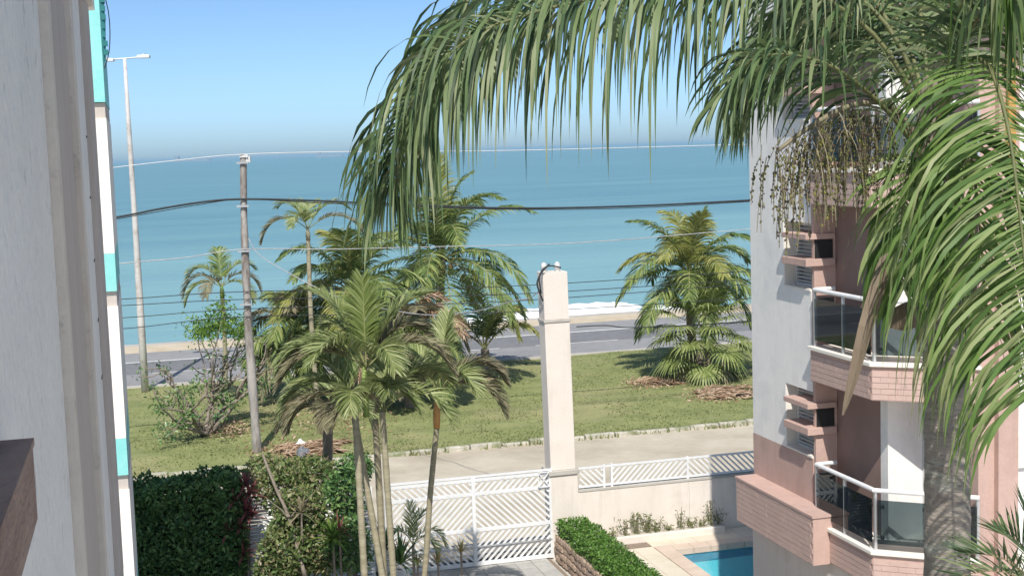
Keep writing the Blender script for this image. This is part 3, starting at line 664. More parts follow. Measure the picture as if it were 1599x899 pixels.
for zz in (.35, 1.45, 3.0, 4.6):
    q = MB(); k = pts[min(range(25), key=lambda i: abs(pts[i].z - (ptop.z - zz)))]; q.box(k.x - .19, k.x + .19, k.y - .19, k.y - .13, k.z - .03, k.z + .03); q.build('clamp_band', MT['steel'], up_)
def cable(name, pts, r, m, label, sub=60, group=None):
    P0 = pts[0]; q = MB(); q.tube([p - P0 for p in catmull(pts, sub)], r, 5)
    e = q.build(name, MT[m], None, True); e.location = P0; return tag(e, label, 'cable', group)
W = lambda *a: [onv(x, y, PV_ - .15) for x, y in a]
cable('overhead_cable', W((-60, 292), (60, 277), (175, 262), (280, 250), (380, 241), (540, 237), (800, 235), (1160, 226), (1350, 224)), .012, 'wirepale', 'thin pale wire over the top of the utility pole')
cable('overhead_cable', W((-60, 380), (178, 340), (250, 326), (320, 315), (380, 311), (480, 313), (620, 319), (800, 325), (980, 322), (1166, 313), (1350, 302)), .034, 'cable', 'thick black cable crossing just above the palm crowns')
cable('overhead_cable', W((-60, 386), (178, 343), (250, 330), (320, 318), (380, 311), (480, 316), (620, 322), (800, 327), (980, 325), (1166, 315), (1350, 304)), .014, 'cable', 'thin black wire wound along the thick black cable')
cable('overhead_cable', W((-60, 440), (183, 412), (290, 402), (380, 389), (520, 389), (640, 386), (900, 379), (1166, 358), (1350, 343)), .015, 'cablegrey', 'twisted grey cable level with the coconuts')
for k, (l, m1, r_) in enumerate((((190, 467), (390, 455), (1166, 424)), ((190, 477), (390, 467), (1166, 437)), ((190, 496), (390, 482), (1166, 444)), ((190, 513), (390, 494), (1166, 466)))):
    mid = ((m1[0] + r_[0]) / 2, (m1[1] + r_[1]) / 2 + 8)
    cable('overhead_cable', W((-60, l[1] + 12), l, m1, mid, r_, (1350, r_[1] - 8)), .013, 'cable', ('topmost', 'second from top', 'third from top', 'lowest')[k] + ' of the four thin dark wires low across the sea')
cable('overhead_cable', [onv(900, 510, 45), onv(945, 508, 45), onv(1000, 511, 45), onv(1166, 502, 46), onv(1350, 488, 47)], .02, 'cable', 'dark cable sagging over the road right of the gate pillar')
a0 = onv(388, 372, PV_ - .1); a1 = onv(845, 452, GV)
lerp = lambda t, px, py: onv(px, py, PV_ - .1 + (GV - PV_ + .1) * t)
cable('service_cable', [a0, lerp(.06, 402, 395), lerp(.15, 440, 420), lerp(.3, 530, 464), lerp(.5, 650, 490), lerp(.7, 735, 487), lerp(.88, 800, 470), lerp(.95, 825, 466), a1], .014, 'cablegrey', 'grey service cable sagging from utility pole to gate pillar')

# ------------------------------------------------------------------ palms
PROFILE = (.35, .9, 1, .85, .5, .0)
def wprof(t):
    x = t * 5; i = min(int(x), 4); return PROFILE[i] + (PROFILE[i + 1] - PROFILE[i]) * (x - i)
def leaf_strip(q, p, d, w0, L, width, droop, seg, rng, tip=0.0):
    b0 = len(q.v); step = L / seg
    for j in range(seg + 1):
        t = j / seg; w = (w0 - d * w0.dot(d)).normalized() * (width * wprof(t) * .5)
        if j == seg: q.v.append(tuple(p))
        else: q.v += [tuple(p + w), tuple(p - w)]
        p = p + d * step
        d = (d + Vector((0, 0, -droop * step * (.6 + 1.2 * t + tip * t * t)))).normalized()
    for j in range(seg - 1):
        k = b0 + 2 * j; q.f.append((k, k + 1, k + 3, k + 2))
    k = b0 + 2 * (seg - 1); q.f.append((k, k + 1, k + 2))
def frond(parent, pts, org, m, rm, nl=45, L=.8, width=.035, droop=1.2, seg=4, plum=15, start=.15, rr=.02, ang=(70, 30), rng=None, sides=(1, -1), lift=12, endf=.35, tip=0, side0=None, jit=.12, mid=.35):
    C = catmull(pts, 28); n = len(C) - 1; q = MB(); sd_ = None
    T = [(C[min(i + 1, n)] - C[max(i - 1, 0)]).normalized() for i in range(n + 1)]
    SD = []
    a = side0 or T[0].cross(Vector((0, 0, 1)))
    if a.length < .08: a = Vector((1, 0, 0))
    for i in range(n + 1):
        a = (a - T[i] * a.dot(T[i])).normalized(); SD.append(a.copy())
    for s in sides:
        for i in range(nl):
            t = start + (1 - start) * (i + rng.uniform(-.35, .35)) / nl; t = min(max(t, 0), .999)
            k = int(t * n); f = t * n - k; p = C[k].lerp(C[k + 1], f) - org; Tt = T[k].lerp(T[k + 1], f).normalized(); sv = SD[k] * s; nn = sv.cross(Tt) * s
            x = (t - start) / (1 - start)
            pf = (.55 + .45 * x / mid) if x < mid else 1 - (1 - endf) * ((x - mid) / (1 - mid)) ** 1.6
            a_ = R(ang[0] + (ang[1] - ang[0]) * x + rng.uniform(-7, 7)); e_ = R(lift + rng.uniform(-plum, plum))
            d = (Tt * math.cos(a_) + (sv * math.cos(e_) + nn * math.sin(e_)) * math.sin(a_)).normalized()
            w0 = Tt + nn * rng.uniform(-.5, .5) + sv * rng.uniform(-.2, .2)
            leaf_strip(q, p, d, w0, L * pf * rng.uniform(1 - jit, 1 + jit), width * rng.uniform(.8, 1.15), droop * rng.uniform(.7, 1.3), seg, rng, tip)
    fr = q.build('frond', m, parent, True)
    q = MB(); q.tube([c - org for c in C], [rr * (1 - .8 * i / n) for i in range(n + 1)], 5); q.build('rachis', rm, fr, True)
    return fr
def arc(base, az, el, L, curl, n=7):
    """midrib leaving base at azimuth az / elevation el, bending under its weight"""
    p = Vector(base); d = Vector((math.cos(az) * math.cos(el), math.sin(az) * math.cos(el), math.sin(el))); out = [p.copy()]
    for i in range(n):
        p = p + d * (L / n); out.append(p.copy()); d = (d + Vector((0, 0, -curl * (1 + .35 * i) / n))).normalized()
    return out
def trunk(parent, pts, r0_, r1_, m, name='trunk', rings=0, seed=1, n=10):
    C = catmull(pts, max(12, rings)); k = len(C) - 1; rng = random.Random(seed)
    q = MB(); q.tube(C, [(r0_ + (r1_ - r0_) * i / k) * (1 + (.07 if rings and i % 2 else 0) + rng.uniform(-.02, .02)) for i in range(k + 1)], n); return q.build(name, m, parent, True)

def palm(name, base, crown, label, kind, fronds, tr=(.16, .12), mats=None, group=None, seed=1, shaft=None, cat='palm tree', **kw):
    """fronds: list of (azimuth deg, elevation deg, length, curl, material key)"""
    rng = random.Random(seed); base, crown = Vector(base), Vector(crown); org = base.copy()
    e = tag(empty(name, org), label, cat, group); rel = crown - base
    mid = rel * .5 + Vector((rng.uniform(-.15, .15), rng.uniform(-.1, .1), 0))
    trunk(e, [(0, 0, -.1), mid, rel], tr[0], tr[1], MT[kind['trunk']], rings=26, seed=seed)
    if shaft:
        q = MB(); q.tube([rel - Vector((0, 0, shaft[0] * .2)), rel + Vector((0, 0, shaft[0] * .4)), rel + Vector((0, 0, shaft[0]))], [tr[1] * 1.15, tr[1] * 1.2, tr[1] * .5], 9); q.build('crownshaft', MT[shaft[1]], e, True); top = crown + Vector((0, 0, shaft[0] * .85))
    else: top = crown
    for (az, el, L, cu, mk) in fronds:
        k2 = dict(kind['kw']); 
        frond(e, arc(top, R(az), R(el), L, cu), org, MT[mk], MT[kind['rachis']], rng=rng, **k2)
    return e
def spread(n, seed, els=(80, -25), L=(3.2, 4.2), curl=(.9, 1.5), mats=('coco',), jitter=14):
    rng = random.Random(seed); out = []
    for i in range(n):
        t = i / (n - 1); el = els[0] + (els[1] - els[0]) * t ** .9 + rng.uniform(-8, 8)
        out.append((i * 137.5 + rng.uniform(-jitter, jitter), el, rng.uniform(*L) * (.8 + .2 * min(1, 3 * t)), rng.uniform(*curl), rng.choice(mats)))
    return out
COCO = dict(trunk='bark', rachis='rachis', kw=dict(nl=70, L=1.1, width=.058, droop=1.5, seg=4, plum=12, start=.17, rr=.04, ang=(65, 30), lift=10))
ARECA = dict(trunk='stem', rachis='rachis', kw=dict(nl=56, L=.6, width=.04, droop=1.5, seg=4, plum=14, start=.2, rr=.018, ang=(60, 32), lift=22))

# coconut palms on the lawn
b_ = gnd(690, 604); cr = at(690, 405, b_.y)
pA = palm('coconut_palm', b_, cr, 'tallest coconut palm with fruit cluster in the middle of the view', COCO, spread(28, 21, (88, -28), (4.1, 4.9), (.8, 1.3), ('coco', 'coco', 'cocoy')), (.2, .15), seed=21)
rng = random.Random(2)
for i in range(11):
    q = MB(); p = cr - b_ + Vector((rng.uniform(-.45, .35), rng.uniform(-.5, -.2), rng.uniform(-.55, -.1))); n = 8
    for j, (rr_, h) in enumerate(((0, -.15), (.09, -.1), (.12, 0), (.09, .1), (0, .15))): q.v += [tuple(p + Vector((math.cos(6.283 * k / n) * rr_, math.sin(6.283 * k / n) * rr_, h))) for k in range(n)]
    for j in range(4):
        for k in range(n): q.f.append((j * n + k, j * n + (k + 1) % n, (j + 1) * n + (k + 1) % n, (j + 1) * n + k))
    q.build('coconut', MT['husk'], pA, True)
b_ = gnd(757, 577)
palm('coconut_palm', b_, at(757, 545, b_.y), 'young stemless coconut palm at the road edge left of the pillar', COCO, [(0, 55, 3.2, 1.5, 'cocoy'), (170, 62, 3.0, 1.2, 'coco'), (120, 78, 3.4, .8, 'coco'), (200, 50, 2.6, 1.6, 'arecadry'), (330, 72, 3.0, 1.2, 'cocoy'), (60, 70, 2.8, 1.2, 'coco'), (15, 74, 2.7, 1.4, 'coco')], (.22, .18), seed=5)
b_ = gnd(545, 640)
palm('coconut_palm', b_, at(548, 455, b_.y), 'bushy coconut palm left of the fruiting one', COCO, spread(26, 33, (82, -40), (3.1, 3.9), (.8, 1.4), ('coco', 'coco', 'cocoy')), (.2, .15), seed=33)
b_ = gnd(470, 625)
palm('coconut_palm', b_, at(462, 515, b_.y), 'low dark green palm behind the utility pole', COCO, spread(24, 37, (80, -35), (2.5, 3.2), (1.0, 1.7), ('coco', 'coco', 'arecadry')), (.2, .15), seed=37)
b_ = gnd(640, 640)
palm('coconut_palm', b_, at(640, 520, b_.y), 'low palm with browning fronds behind the areca palms', COCO, spread(22, 39, (80, -35), (2.4, 3.1), (1.0, 1.7), ('coco', 'arecadry', 'dry')), (.18, .14), seed=39)
b_ = gnd(1085, 583)
palm('coconut_palm', b_, at(1078, 428, b_.y), 'coconut palm right of the pillar, behind the fan palm', COCO, spread(25, 45, (88, -22), (3.3, 4.0), (.7, 1.3), ('coco', 'coco', 'cocoy')), (.2, .16), seed=45)
# slim palms
b_ = gnd(500, 668)
palm('slim_palm', b_, at(481, 372, b_.y), 'slender tall palm with a few greyish arching fronds', ARECA, [(180, 42, 2.1, 1.7, 'arecadry'), (150, 68, 1.8, 1.3, 'areca'), (20, 62, 1.9, 1.2, 'areca'), (0, 38, 2.3, 1.3, 'arecadry'), (250, 60, 1.5, 1.6, 'areca'), (90, 70, 1.6, 1.3, 'areca')], (.09, .07), seed=51, shaft=(.35, 'stem'))
b_ = gnd(352, 640)
palm('slim_palm', b_, at(347, 462, b_.y), 'small slender palm behind the bare shrub, left of the pole', ARECA, [(180, 48, 2.0, 1.9, 'arecadry'), (165, 62, 1.9, 1.6, 'areca'), (10, 50, 1.9, 1.8, 'arecadry'), (30, 66, 1.8, 1.4, 'areca'), (250, 45, 1.5, 1.8, 'arecadry'), (195, 30, 1.8, 1.7, 'areca'), (345, 32, 1.7, 1.8, 'areca'), (110, 78, 1.7, 1.0, 'coco')], (.09, .075), seed=53, shaft=(.4, 'gstem'))
# areca palms inside the gate
def areca_stem(e, org, pts, r, seed, rings=40): trunk(e, [p - org for p in pts], r * 1.15, r, MT['stem'], 'stem', rings, seed, 8)
org = Vector((-2.9, 24.2, 0)); clump = tag(empty('areca_palm', org), 'clump of areca palms with feathery pale green fronds beside the gate', 'palm tree')
rng = random.Random(61)
for (x0, y0, x1, y1, Y0, Y1) in ((596, 893, 562, 700, 24.2, 24.4), (596, 830, 588, 690, 24.6, 24.6), (613, 880, 600, 690, 24.3, 24.4), (563, 790, 556, 665, 24.0, 24.1)):
    a_, c_ = at(x0, y0, Y0), at(x1, y1, Y1); g_ = a_ + (a_ - c_) * (a_.z / (c_.z - a_.z)); areca_stem(clump, org, [g_, a_, c_, c_ + (c_ - a_) * .25], .055, x0)
def crownshaft(e, org, p, h, r, m, lean=(0, 0)):
    q = MB(); p = p - org; q.tube([p, p + Vector((lean[0] * .5, 0, h * .5)), p + Vector((lean[0], 0, h))], [r, r * 1.15, r * .5], 8); q.build('crownshaft', MT[m], e, True)
AK = dict(nl=100, L=.62, width=.030, droop=1.4, seg=4, plum=12, start=.22, rr=.016, ang=(52, 28), lift=28)
t1 = at(572, 575, 24.3); crownshaft(clump, org, at(572, 650, 24.3), .95, .06, 'gstem')
for az, el, L, cu, mk in ((95, 86, 1.75, .3, 'arecag'), (165, 66, 1.9, .9, 'areca'), (10, 62, 1.9, .9, 'areca'), (185, 42, 2.0, 1.7, 'areca'), (355, 38, 2.0, 1.7, 'arecadry'), (230, 50, 1.7, 1.6, 'areca'), (300, 45, 1.6, 1.7, 'areca'), (195, 30, 2.0, 1.6, 'arecadry'), (130, 55, 1.7, 1.3, 'areca'), (40, 50, 1.8, 1.4, 'arecadry')):
    frond(clump, arc(t1, R(az), R(el * .92 + 9), L * .92, cu * .78), org, MT[mk], MT['rachis'], rng=rng, **AK)
t2 = at(556, 635, 24.1)
for az, el, L, cu, mk in ((180, 48, 1.7, 2.0, 'areca'), (200, 30, 1.6, 1.8, 'arecadry'), (160, 62, 1.5, 1.4, 'areca'), (350, 40, 1.4, 1.7, 'areca'), (270, 50, 1.2, 1.8, 'areca')):
    frond(clump, arc(t2, R(az), R(el * .92 + 9), L * .95, cu * .8), org, MT[mk], MT['rachis'], rng=rng, **AK)
t3 = at(600, 640, 24.5)
for az, el, L, cu, mk in ((20, 55, 1.6, 1.6, 'areca'), (90, 70, 1.5, 1.0, 'areca'), (340, 35, 1.6, 1.8, 'areca'), (215, 40, 1.3, 1.9, 'arecadry'), (280, 60, 1.2, 1.6, 'areca')):
    frond(clump, arc(t3, R(az), R(el * .92 + 9), L, cu * .8), org, MT[mk], MT['rachis'], rng=rng, **AK)
c0 = at(665, 872, 25.6); c1 = at(682, 668, 25.6); g_ = c0 + (c0 - c1) * (c0.z / (c1.z - c0.z))
org = g_.copy(); pI = tag(empty('areca_palm', org), 'single areca palm with orange crownshaft in front of the gate', 'palm tree')
areca_stem(pI, org, [g_, c0, at(672, 770, 25.6), c1], .05, 7)
crownshaft(pI, org, c1, .60, .062, 'ostem', (.02, 0)); t1 = at(685, 612, 25.6)
for az, el, L, cu, mk in ((60, 74, 1.5, .5, 'areca'), (175, 50, 1.4, 1.6, 'areca'), (190, 25, 1.3, 1.5, 'arecadry'), (5, 48, 1.6, 1.8, 'arecadry'), (350, 18, 1.5, 1.6, 'arecadry'), (140, 60, 1.4, 1.4, 'areca'), (30, 30, 1.6, 1.9, 'arecadry'), (320, 50, 1.2, 1.9, 'areca'), (240, 55, 1.1, 1.8, 'areca')):
    frond(pI, arc(t1, R(az), R(el * .92 + 9), L, cu * .8), org, MT[mk], MT['rachis'], rng=rng, **dict(AK, L=.55))
c0 = at(511, 800, 30.9); c1 = at(512, 660, 30.9); g_ = c0 + (c0 - c1) * (c0.z / (c1.z - c0.z)); org = g_.copy()
pJ = tag(empty('areca_palm', org), 'drooping palm with thick brown trunk rising from the shrubs', 'palm tree')
trunk(pJ, [g_ - org, c0 - org, c1 - org], .13, .11, MT['bark'], rings=36, seed=4); t1 = at(513, 640, 30.9)
for az, el, L, cu, mk in ((180, 40, 1.6, 1.9, 'arecadry'), (200, 55, 1.5, 1.8, 'areca'), (165, 20, 1.3, 1.5, 'arecadry'), (350, 35, 1.4, 1.9, 'areca'), (90, 60, 1.3, 1.5, 'areca'), (270, 45, 1.2, 1.9, 'arecadry')):
    frond(pJ, arc(t1, R(az), R(el), L, cu), org, MT[mk], MT['rachis'], rng=rng, **dict(AK, L=.5))

# fan palm
b_ = gnd(1100, 593); fp = tag(empty('fan_palm', b_), 'squat fan palm with pale green split leaves on the lawn', 'palm tree'); rng = random.Random(71)
trunk(fp, [(0, 0, -.1), (0, 0, .7), (-.03, 0, 1.6)], .34, .26, MT['bark'], rings=14)
for i in range(46):
    t = i / 45; az = i * 2.4 + rng.uniform(-.2, .2); el = R(85 - 120 * t + rng.uniform(-8, 8)); L = rng.uniform(1.3, 2.0)
    C_ = arc(Vector((0, 0, 1.45 + .75 * (1 - t))), az, el, L, .5, 4); q = MB(); q.tube(C_, .014, 4)
    pet = q.build('petiole', MT['rachis'], fp); q = MB(); d = (C_[-1] - C_[-2]).normalized(); sv = d.cross(Vector((0, 0, 1)))
    sv = sv.normalized() if sv.length > .1 else Vector((1, 0, 0)); nn = sv.cross(d)
    for k in range(26):
        a = R(-125 + 250 * k / 25); dd = (d * math.cos(a) + sv * math.sin(a) + nn * (.25 + rng.uniform(-.08, .08))).normalized()
        leaf_strip(q, C_[-1], dd, sv * math.cos(a) - d * math.sin(a), rng.uniform(1.0, 1.35) * (1 - .25 * abs(a) / 2.2), .085, 1.6, 4, rng, 1.5)
    q.build('fan_leaf', MT['fan'] if t < .9 else MT['arecadry'], fp)

# ------------------------------------------------------------------ the near queen palm
TY = 10.4; tb = at(1479, 899, TY); base = Vector((tb.x + .03, TY, 0)); org = base.copy()
Q = tag(empty('queen_palm', org), 'large queen palm close by at right with drooping fronds and fruit', 'palm tree')
T0 = at(1479, 640, TY); T1 = at(1474, 520, TY); T2 = at(1462, 330, TY); T3 = at(1458, 215, TY)
C = catmull([Vector((0, 0, -.1)), (at(1480, 1200, TY) - org), tb - org, T0 - org, T1 - org, T2 - org], 90); rng = random.Random(8)
q = MB(); q.tube(C, [.182 - .02 * i / 90 + (.004 if i % 3 == 0 else 0) + rng.uniform(-.003, .003) for i in range(91)], 22); q.build('trunk', MT['trunk'], Q, True)
q = MB(); q.tube([T2 - org, (T2 + T3) / 2 - org, T3 - org, at(1455, 120, TY) - org], [.165, .19, .15, .06], 14); q.build('crownshaft', MT['bark'], Q, True)
rng = random.Random(15)
def qf(px, m='queen', **kw):
    k = dict(nl=165, L=1.38, width=.029, droop=2.8, seg=7, plum=42, start=.16, rr=.022, ang=(62, 34), lift=5, endf=.5, tip=1.0, jit=.2); k.update(kw)
    return frond(Q, [at(x, y, Y) for x, y, Y in px], org, MT[m], MT['petiole'], rng=rng, **k)
qf([(1455, 215, 10.4), (1400, 100, 10.4), (1331, 25, 10.4), (1230, -25, 10.3), (1100, -30, 10.2), (960, -8, 10.1), (840, 18, 10.0), (740, 55, 9.95), (668, 120, 9.9), (634, 180, 9.9), (614, 245, 9.9), (608, 295, 9.9)], nl=225, L=1.3, endf=.46, ang=(62, 60), width=.027, jit=.25, mid=.3)
qf([(1455, 215, 10.5), (1405, 70, 10.6), (1320, -20, 10.8), (1190, -75, 10.9), (1040, -70, 10.9), (900, -30, 10.8), (780, 20, 10.7), (700, 90, 10.6), (668, 145, 10.6), (660, 185, 10.6)], nl=140, L=1.15, endf=.4, width=.027, jit=.3, mid=.3)
qf([(1455, 215, 10.6), (1390, 40, 10.9), (1260, -110, 11.3), (1060, -130, 11.7), (880, -85, 12), (760, -25, 12.1), (690, 40, 12.2), (655, 110, 12.2)], nl=100, L=1.2, endf=.4)
qf([(1450, 260, 10.2), (1400, 190, 10.0), (1350, 140, 9.8), (1290, 100, 9.6), (1220, 85, 9.5), (1165, 100, 9.4), (1130, 150, 9.4)], nl=60, L=.75)
qf([(1455, 215, 10.6), (1415, 60, 11.0), (1350, -30, 11.6), (1270, -25, 12.2), (1200, 40, 12.7), (1170, 110, 13)], nl=75, L=1.0)
qf([(1455, 215, 10.6), (1440, 40, 11.0), (1420, -60, 11.6), (1380, -80, 12.4), (1330, -20, 13.2)], nl=70, L=1.0)
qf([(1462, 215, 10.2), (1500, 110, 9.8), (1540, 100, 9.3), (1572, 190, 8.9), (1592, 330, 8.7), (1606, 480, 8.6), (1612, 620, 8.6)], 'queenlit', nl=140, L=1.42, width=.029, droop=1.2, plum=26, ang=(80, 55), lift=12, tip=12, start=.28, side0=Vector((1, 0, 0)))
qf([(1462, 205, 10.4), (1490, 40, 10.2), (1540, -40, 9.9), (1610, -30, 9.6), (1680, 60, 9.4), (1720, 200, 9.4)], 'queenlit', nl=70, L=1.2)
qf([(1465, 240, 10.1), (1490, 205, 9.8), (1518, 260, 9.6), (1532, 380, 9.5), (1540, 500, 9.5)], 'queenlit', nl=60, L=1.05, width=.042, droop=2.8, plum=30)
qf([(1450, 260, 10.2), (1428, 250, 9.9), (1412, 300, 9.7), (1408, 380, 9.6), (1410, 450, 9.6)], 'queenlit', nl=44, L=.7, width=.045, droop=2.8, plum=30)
qf([(1452, 225, 10.6), (1400, 110, 10.9), (1320, 40, 11.2), (1240, 45, 11.4), (1185, 100, 11.5), (1160, 170, 11.5)], nl=110, L=.95)
qf([(1455, 215, 10.7), (1450, 90, 11.2), (1430, 10, 11.9), (1390, 5, 12.6), (1350, 60, 13.2)], nl=100, L=.9)
qf([(1460, 215, 10.6), (1480, 60, 11.0), (1500, -30, 11.6), (1530, -40, 12.3), (1560, 10, 13)], nl=100, L=1.0)
qf([(1460, 210, 10.3), (1495, 80, 10.0), (1545, 15, 9.7), (1605, 20, 9.4), (1660, 90, 9.3)], nl=90, L=1.0)
# fruit strands, spathe, dead sheath
inf = at(1440, 230, 10.2); q = MB(); stalk = catmull([inf - org, at(1390, 165, 10.0) - org, at(1330, 165, 9.8) - org, at(1270, 195, 9.7) - org, at(1215, 235, 9.6) - org], 16)
q.tube(stalk, [.03 - .001 * i for i in range(17)], 6); st_ = q.build('fruit_stalk', MT['strand'], Q, True)
q = MB(); fb = MB()
for i in range(140):
    p = stalk[4 + int(rng.random() * 12)].copy() + Vector((rng.uniform(-.16, .16), rng.uniform(-.2, .2), rng.uniform(-.12, .04))); L = rng.uniform(.35, .85); pts = [p.copy()]
    d = Vector((rng.uniform(-.5, .4), rng.uniform(-.4, .4), -.5)).normalized()
    for j in range(6): p = p + d * (L / 6); d = (d + Vector((0, 0, -.6))).normalized(); pts.append(p.copy())
    q.tube(pts, .0032, 3, False)
    for j in range(26):
        if rng.random() < .3: continue
        t = rng.uniform(.15, .95) * 6; c = pts[int(t)].lerp(pts[min(int(t) + 1, 6)], t - int(t)) + Vector((rng.uniform(-.012, .012), rng.uniform(-.012, .012), 0)); s = rng.uniform(.006, .0115)
        k = len(fb.v); fb.v += [tuple(c + v_ * s) for v_ in (Vector((1, 0, 0)), Vector((-.5, .87, 0)), Vector((-.5, -.87, 0)), Vector((0, 0, 1.3)), Vector((0, 0, -1.3)))]
        fb.f += [(k, k + 1, k + 3), (k + 1, k + 2, k + 3), (k + 2, k, k + 3), (k + 1, k, k + 4), (k + 2, k + 1, k + 4), (k, k + 2, k + 4)]
q.build('fruit_strands', MT['strand'], st_)['kind'] = 'stuff'; fb.build('fruits', MT['fruit'], st_)['kind'] = 'stuff'
def blade(name, pts, widths, thick, m, nrm=Vector((0, -1, 0))):
    q = MB(); P_ = [p - org for p in pts]; n = len(P_)
    for i, p in enumerate(P_):
        t = (P_[min(i + 1, n - 1)] - P_[max(i - 1, 0)]).normalized(); s = t.cross(nrm).normalized() * widths[i] / 2
        q.v += [tuple(p + s), tuple(p + nrm * thick * widths[i]), tuple(p - s), tuple(p - nrm * thick * .3 * widths[i])]
    for i in range(n - 1):
        for k in range(4): q.f.append((i * 4 + k, i * 4 + (k + 1) % 4, i * 4 + 4 + (k + 1) % 4, i * 4 + 4 + k))
    q.f.append((0, 1, 2, 3)); return q.build(name, MT[m], Q)
blade('woody_spathe', catmull([at(1392, 380, 9.7), at(1376, 430, 9.6), at(1352, 510, 9.5), at(1332, 590, 9.5), at(1316, 648, 9.5)], 10), [.05, .09, .105, .11, .11, .105, .095, .08, .065, .04, .012], .3, 'spathe')
blade('dead_sheath', catmull([at(1440, 485, 9.9), at(1420, 492, 9.8), at(1402, 500, 9.8), at(1388, 508, 9.8)], 5), [.14, .2, .2, .19, .12, .05], .12, 'spathe')
for k in range(7):
    x = 1425 + k * 16 + rng.uniform(-5, 5); blade('leaf_sheath', catmull([at(x, 330, 10.2), at(x + rng.uniform(-10, 5), 420, 10.12), at(x + rng.uniform(-15, 10), 500 + rng.uniform(-20, 60), 10.1)], 5), [.05, .06, .055, .05, .04, .02], .15, 'trunk' if k % 2 else 'spathe')
# dark palm poking in at the lower right corner
sp = at(1640, 930, 9.0); org2 = Vector((sp.x, 9.0, 0)); sm_ = tag(empty('small_palm', org2), 'dark pointed fronds of a small palm at the lower right corner', 'palm tree'); rng = random.Random(91)
trunk(sm_, [(0, 0, -.1), (0, 0, 2), sp - org2], .06, .05, MT['bark'], rings=20)
for ex, ey, Y in ((1500, 862, 8.9), (1490, 900, 8.7), (1560, 830, 9.3), (1600, 800, 9.0), (1520, 940, 9.2)):
    e_ = at(ex, ey, Y); m_ = (sp + e_) / 2 + Vector((0, 0, .10))
    frond(sm_, [sp, m_, e_], org2, MT['queen'], MT['rachisb'], nl=26, L=.36, width=.018, droop=.7, seg=4, plum=12, start=.2, rr=.008, ang=(60, 30), rng=rng, lift=25)

# ------------------------------------------------------------------ shrubs and plants
def branchy(name, b_, label, seed, H, spreadr, leafpts, lm, cat='shrub', r0_=.08, nb=7, lsize=.12, up_=.9):
    rng = random.Random(seed); e = tag(empty(name, b_), label, cat); q = MB(); tips = []
    def grow(p, d, L, r, dep):
        pts = [p.copy()]; n = 4
        for i in range(n):
            d = (d + Vector((rng.gauss(0, .28), rng.gauss(0, .28), rng.gauss(.05, .2)))).normalized(); p = p + d * (L / n); pts.append(p.copy())
        q.tube(pts, [r * (1 - .45 * i / n) for i in range(n + 1)], 5); tips.append((p.copy(), dep))
        if dep > 0:
            for k in range(rng.choice((2, 3))):
                s = pts[rng.randrange(2, n + 1)]; grow(s, (d + Vector((rng.gauss(0, .8), rng.gauss(0, .8), rng.gauss(.15, .5)))).normalized(), L * rng.uniform(.55, .85), r * .55, dep - 1)
    for i in range(nb):
        a = 6.28 * i / nb + rng.uniform(-.4, .4); grow(Vector((rng.uniform(-.15, .15), rng.uniform(-.1, .1), -.05)), Vector((math.cos(a) * spreadr, math.sin(a) * spreadr, up_)).normalized(), H * rng.uniform(.35, .55), r0_, 2)
    q.build('branches', MT['bark'], e, True); f = MB(); pts = []
    for p, dep in tips:
        for k in range(leafpts(p, rng)): pts.append(p + Vector((rng.gauss(0, .16), rng.gauss(0, .16), rng.gauss(0, .13))))
    leaves(f, pts, lsize, rng, .6); f.build('leaves', MT[lm], e); return e
b_ = gnd(322, 682)
tr_ = branchy('flowering_shrub', b_, 'gnarled half-bare shrub on the lawn left of the utility pole', 13, 4.3, .7, lambda p, r: 40 if p.z < 1.7 else (10 if r.random() < .7 else 0), 'hedge', 'shrub', .085, 9, .15)
f = MB(); rng = random.Random(14); pts = []
for c, s, n in ((at(340, 505, b_.y) - b_, (.75, .6, .28), 900), (at(318, 520, b_.y - .4) - b_, (.45, .4, .2), 350), (at(372, 520, b_.y) - b_, (.4, .4, .2), 300), (at(345, 480, b_.y) - b_, (.35, .3, .25), 160)):
    pts += [c + Vector((rng.gauss(0, s[0] * .6), rng.gauss(0, s[1] * .6), rng.gauss(0, s[2] * .6))) for _ in range(n)]
leaves(f, pts, .15, rng, .3, None, .4); f.build('leafy_crown', MT['lime'], tr_)

def mound(name, lumps, nl, size, m, label, seed, cat='shrub', org=None):
    """loose shrub: several leafy lumps (centre, radii) on short stems"""
    rng = random.Random(seed); org = org or Vector(lumps[0][0]); org = Vector((org.x, org.y, 0)); e = tag(empty(name, org), label, cat)
    q = MB(); s = MB(); pts = []; tot = sum(r.x * r.z + r.x * r.y for _, r in lumps)
    for c, r in lumps:
        c = Vector(c) - org
        for k in range(3): s.tube([(c.x * .4 + rng.uniform(-.1, .1), c.y * .4, 0), (c.x * .8, c.y * .8, c.z * .5), tuple(c + Vector((rng.uniform(-.2, .2), 0, .1)))], [.035, .025, .012], 5)
        for i in range(int(nl * (r.x * r.z + r.x * r.y) / tot)):
            d = Vector((rng.gauss(0, 1), rng.gauss(0, 1), rng.gauss(0, 1))).normalized(); k = (.55 + .5 * rng.random() ** .6) * (1 + .35 * noise.noise((c + d) * 2.2))
            pts.append(c + Vector((d.x * r.x * k, d.y * r.y * k, d.z * r.z * k)))
    leaves(q, pts, size, rng, .5); q.build('leaves', MT[m], e); s.build('stems', MT['bark'], e); return e
V = Vector
mound('garden_shrub', [(at(440, 760, 29.6), V((.75, .5, .5))), (at(415, 735, 30.2), V((.5, .4, .35))), (at(490, 750, 30), V((.55, .5, .5))), (at(470, 735, 30.5), V((.8, .4, .3)))], 5200, .12, 'shrub', 'bright leafy shrub topping the fence right of the dark hedge', 3)
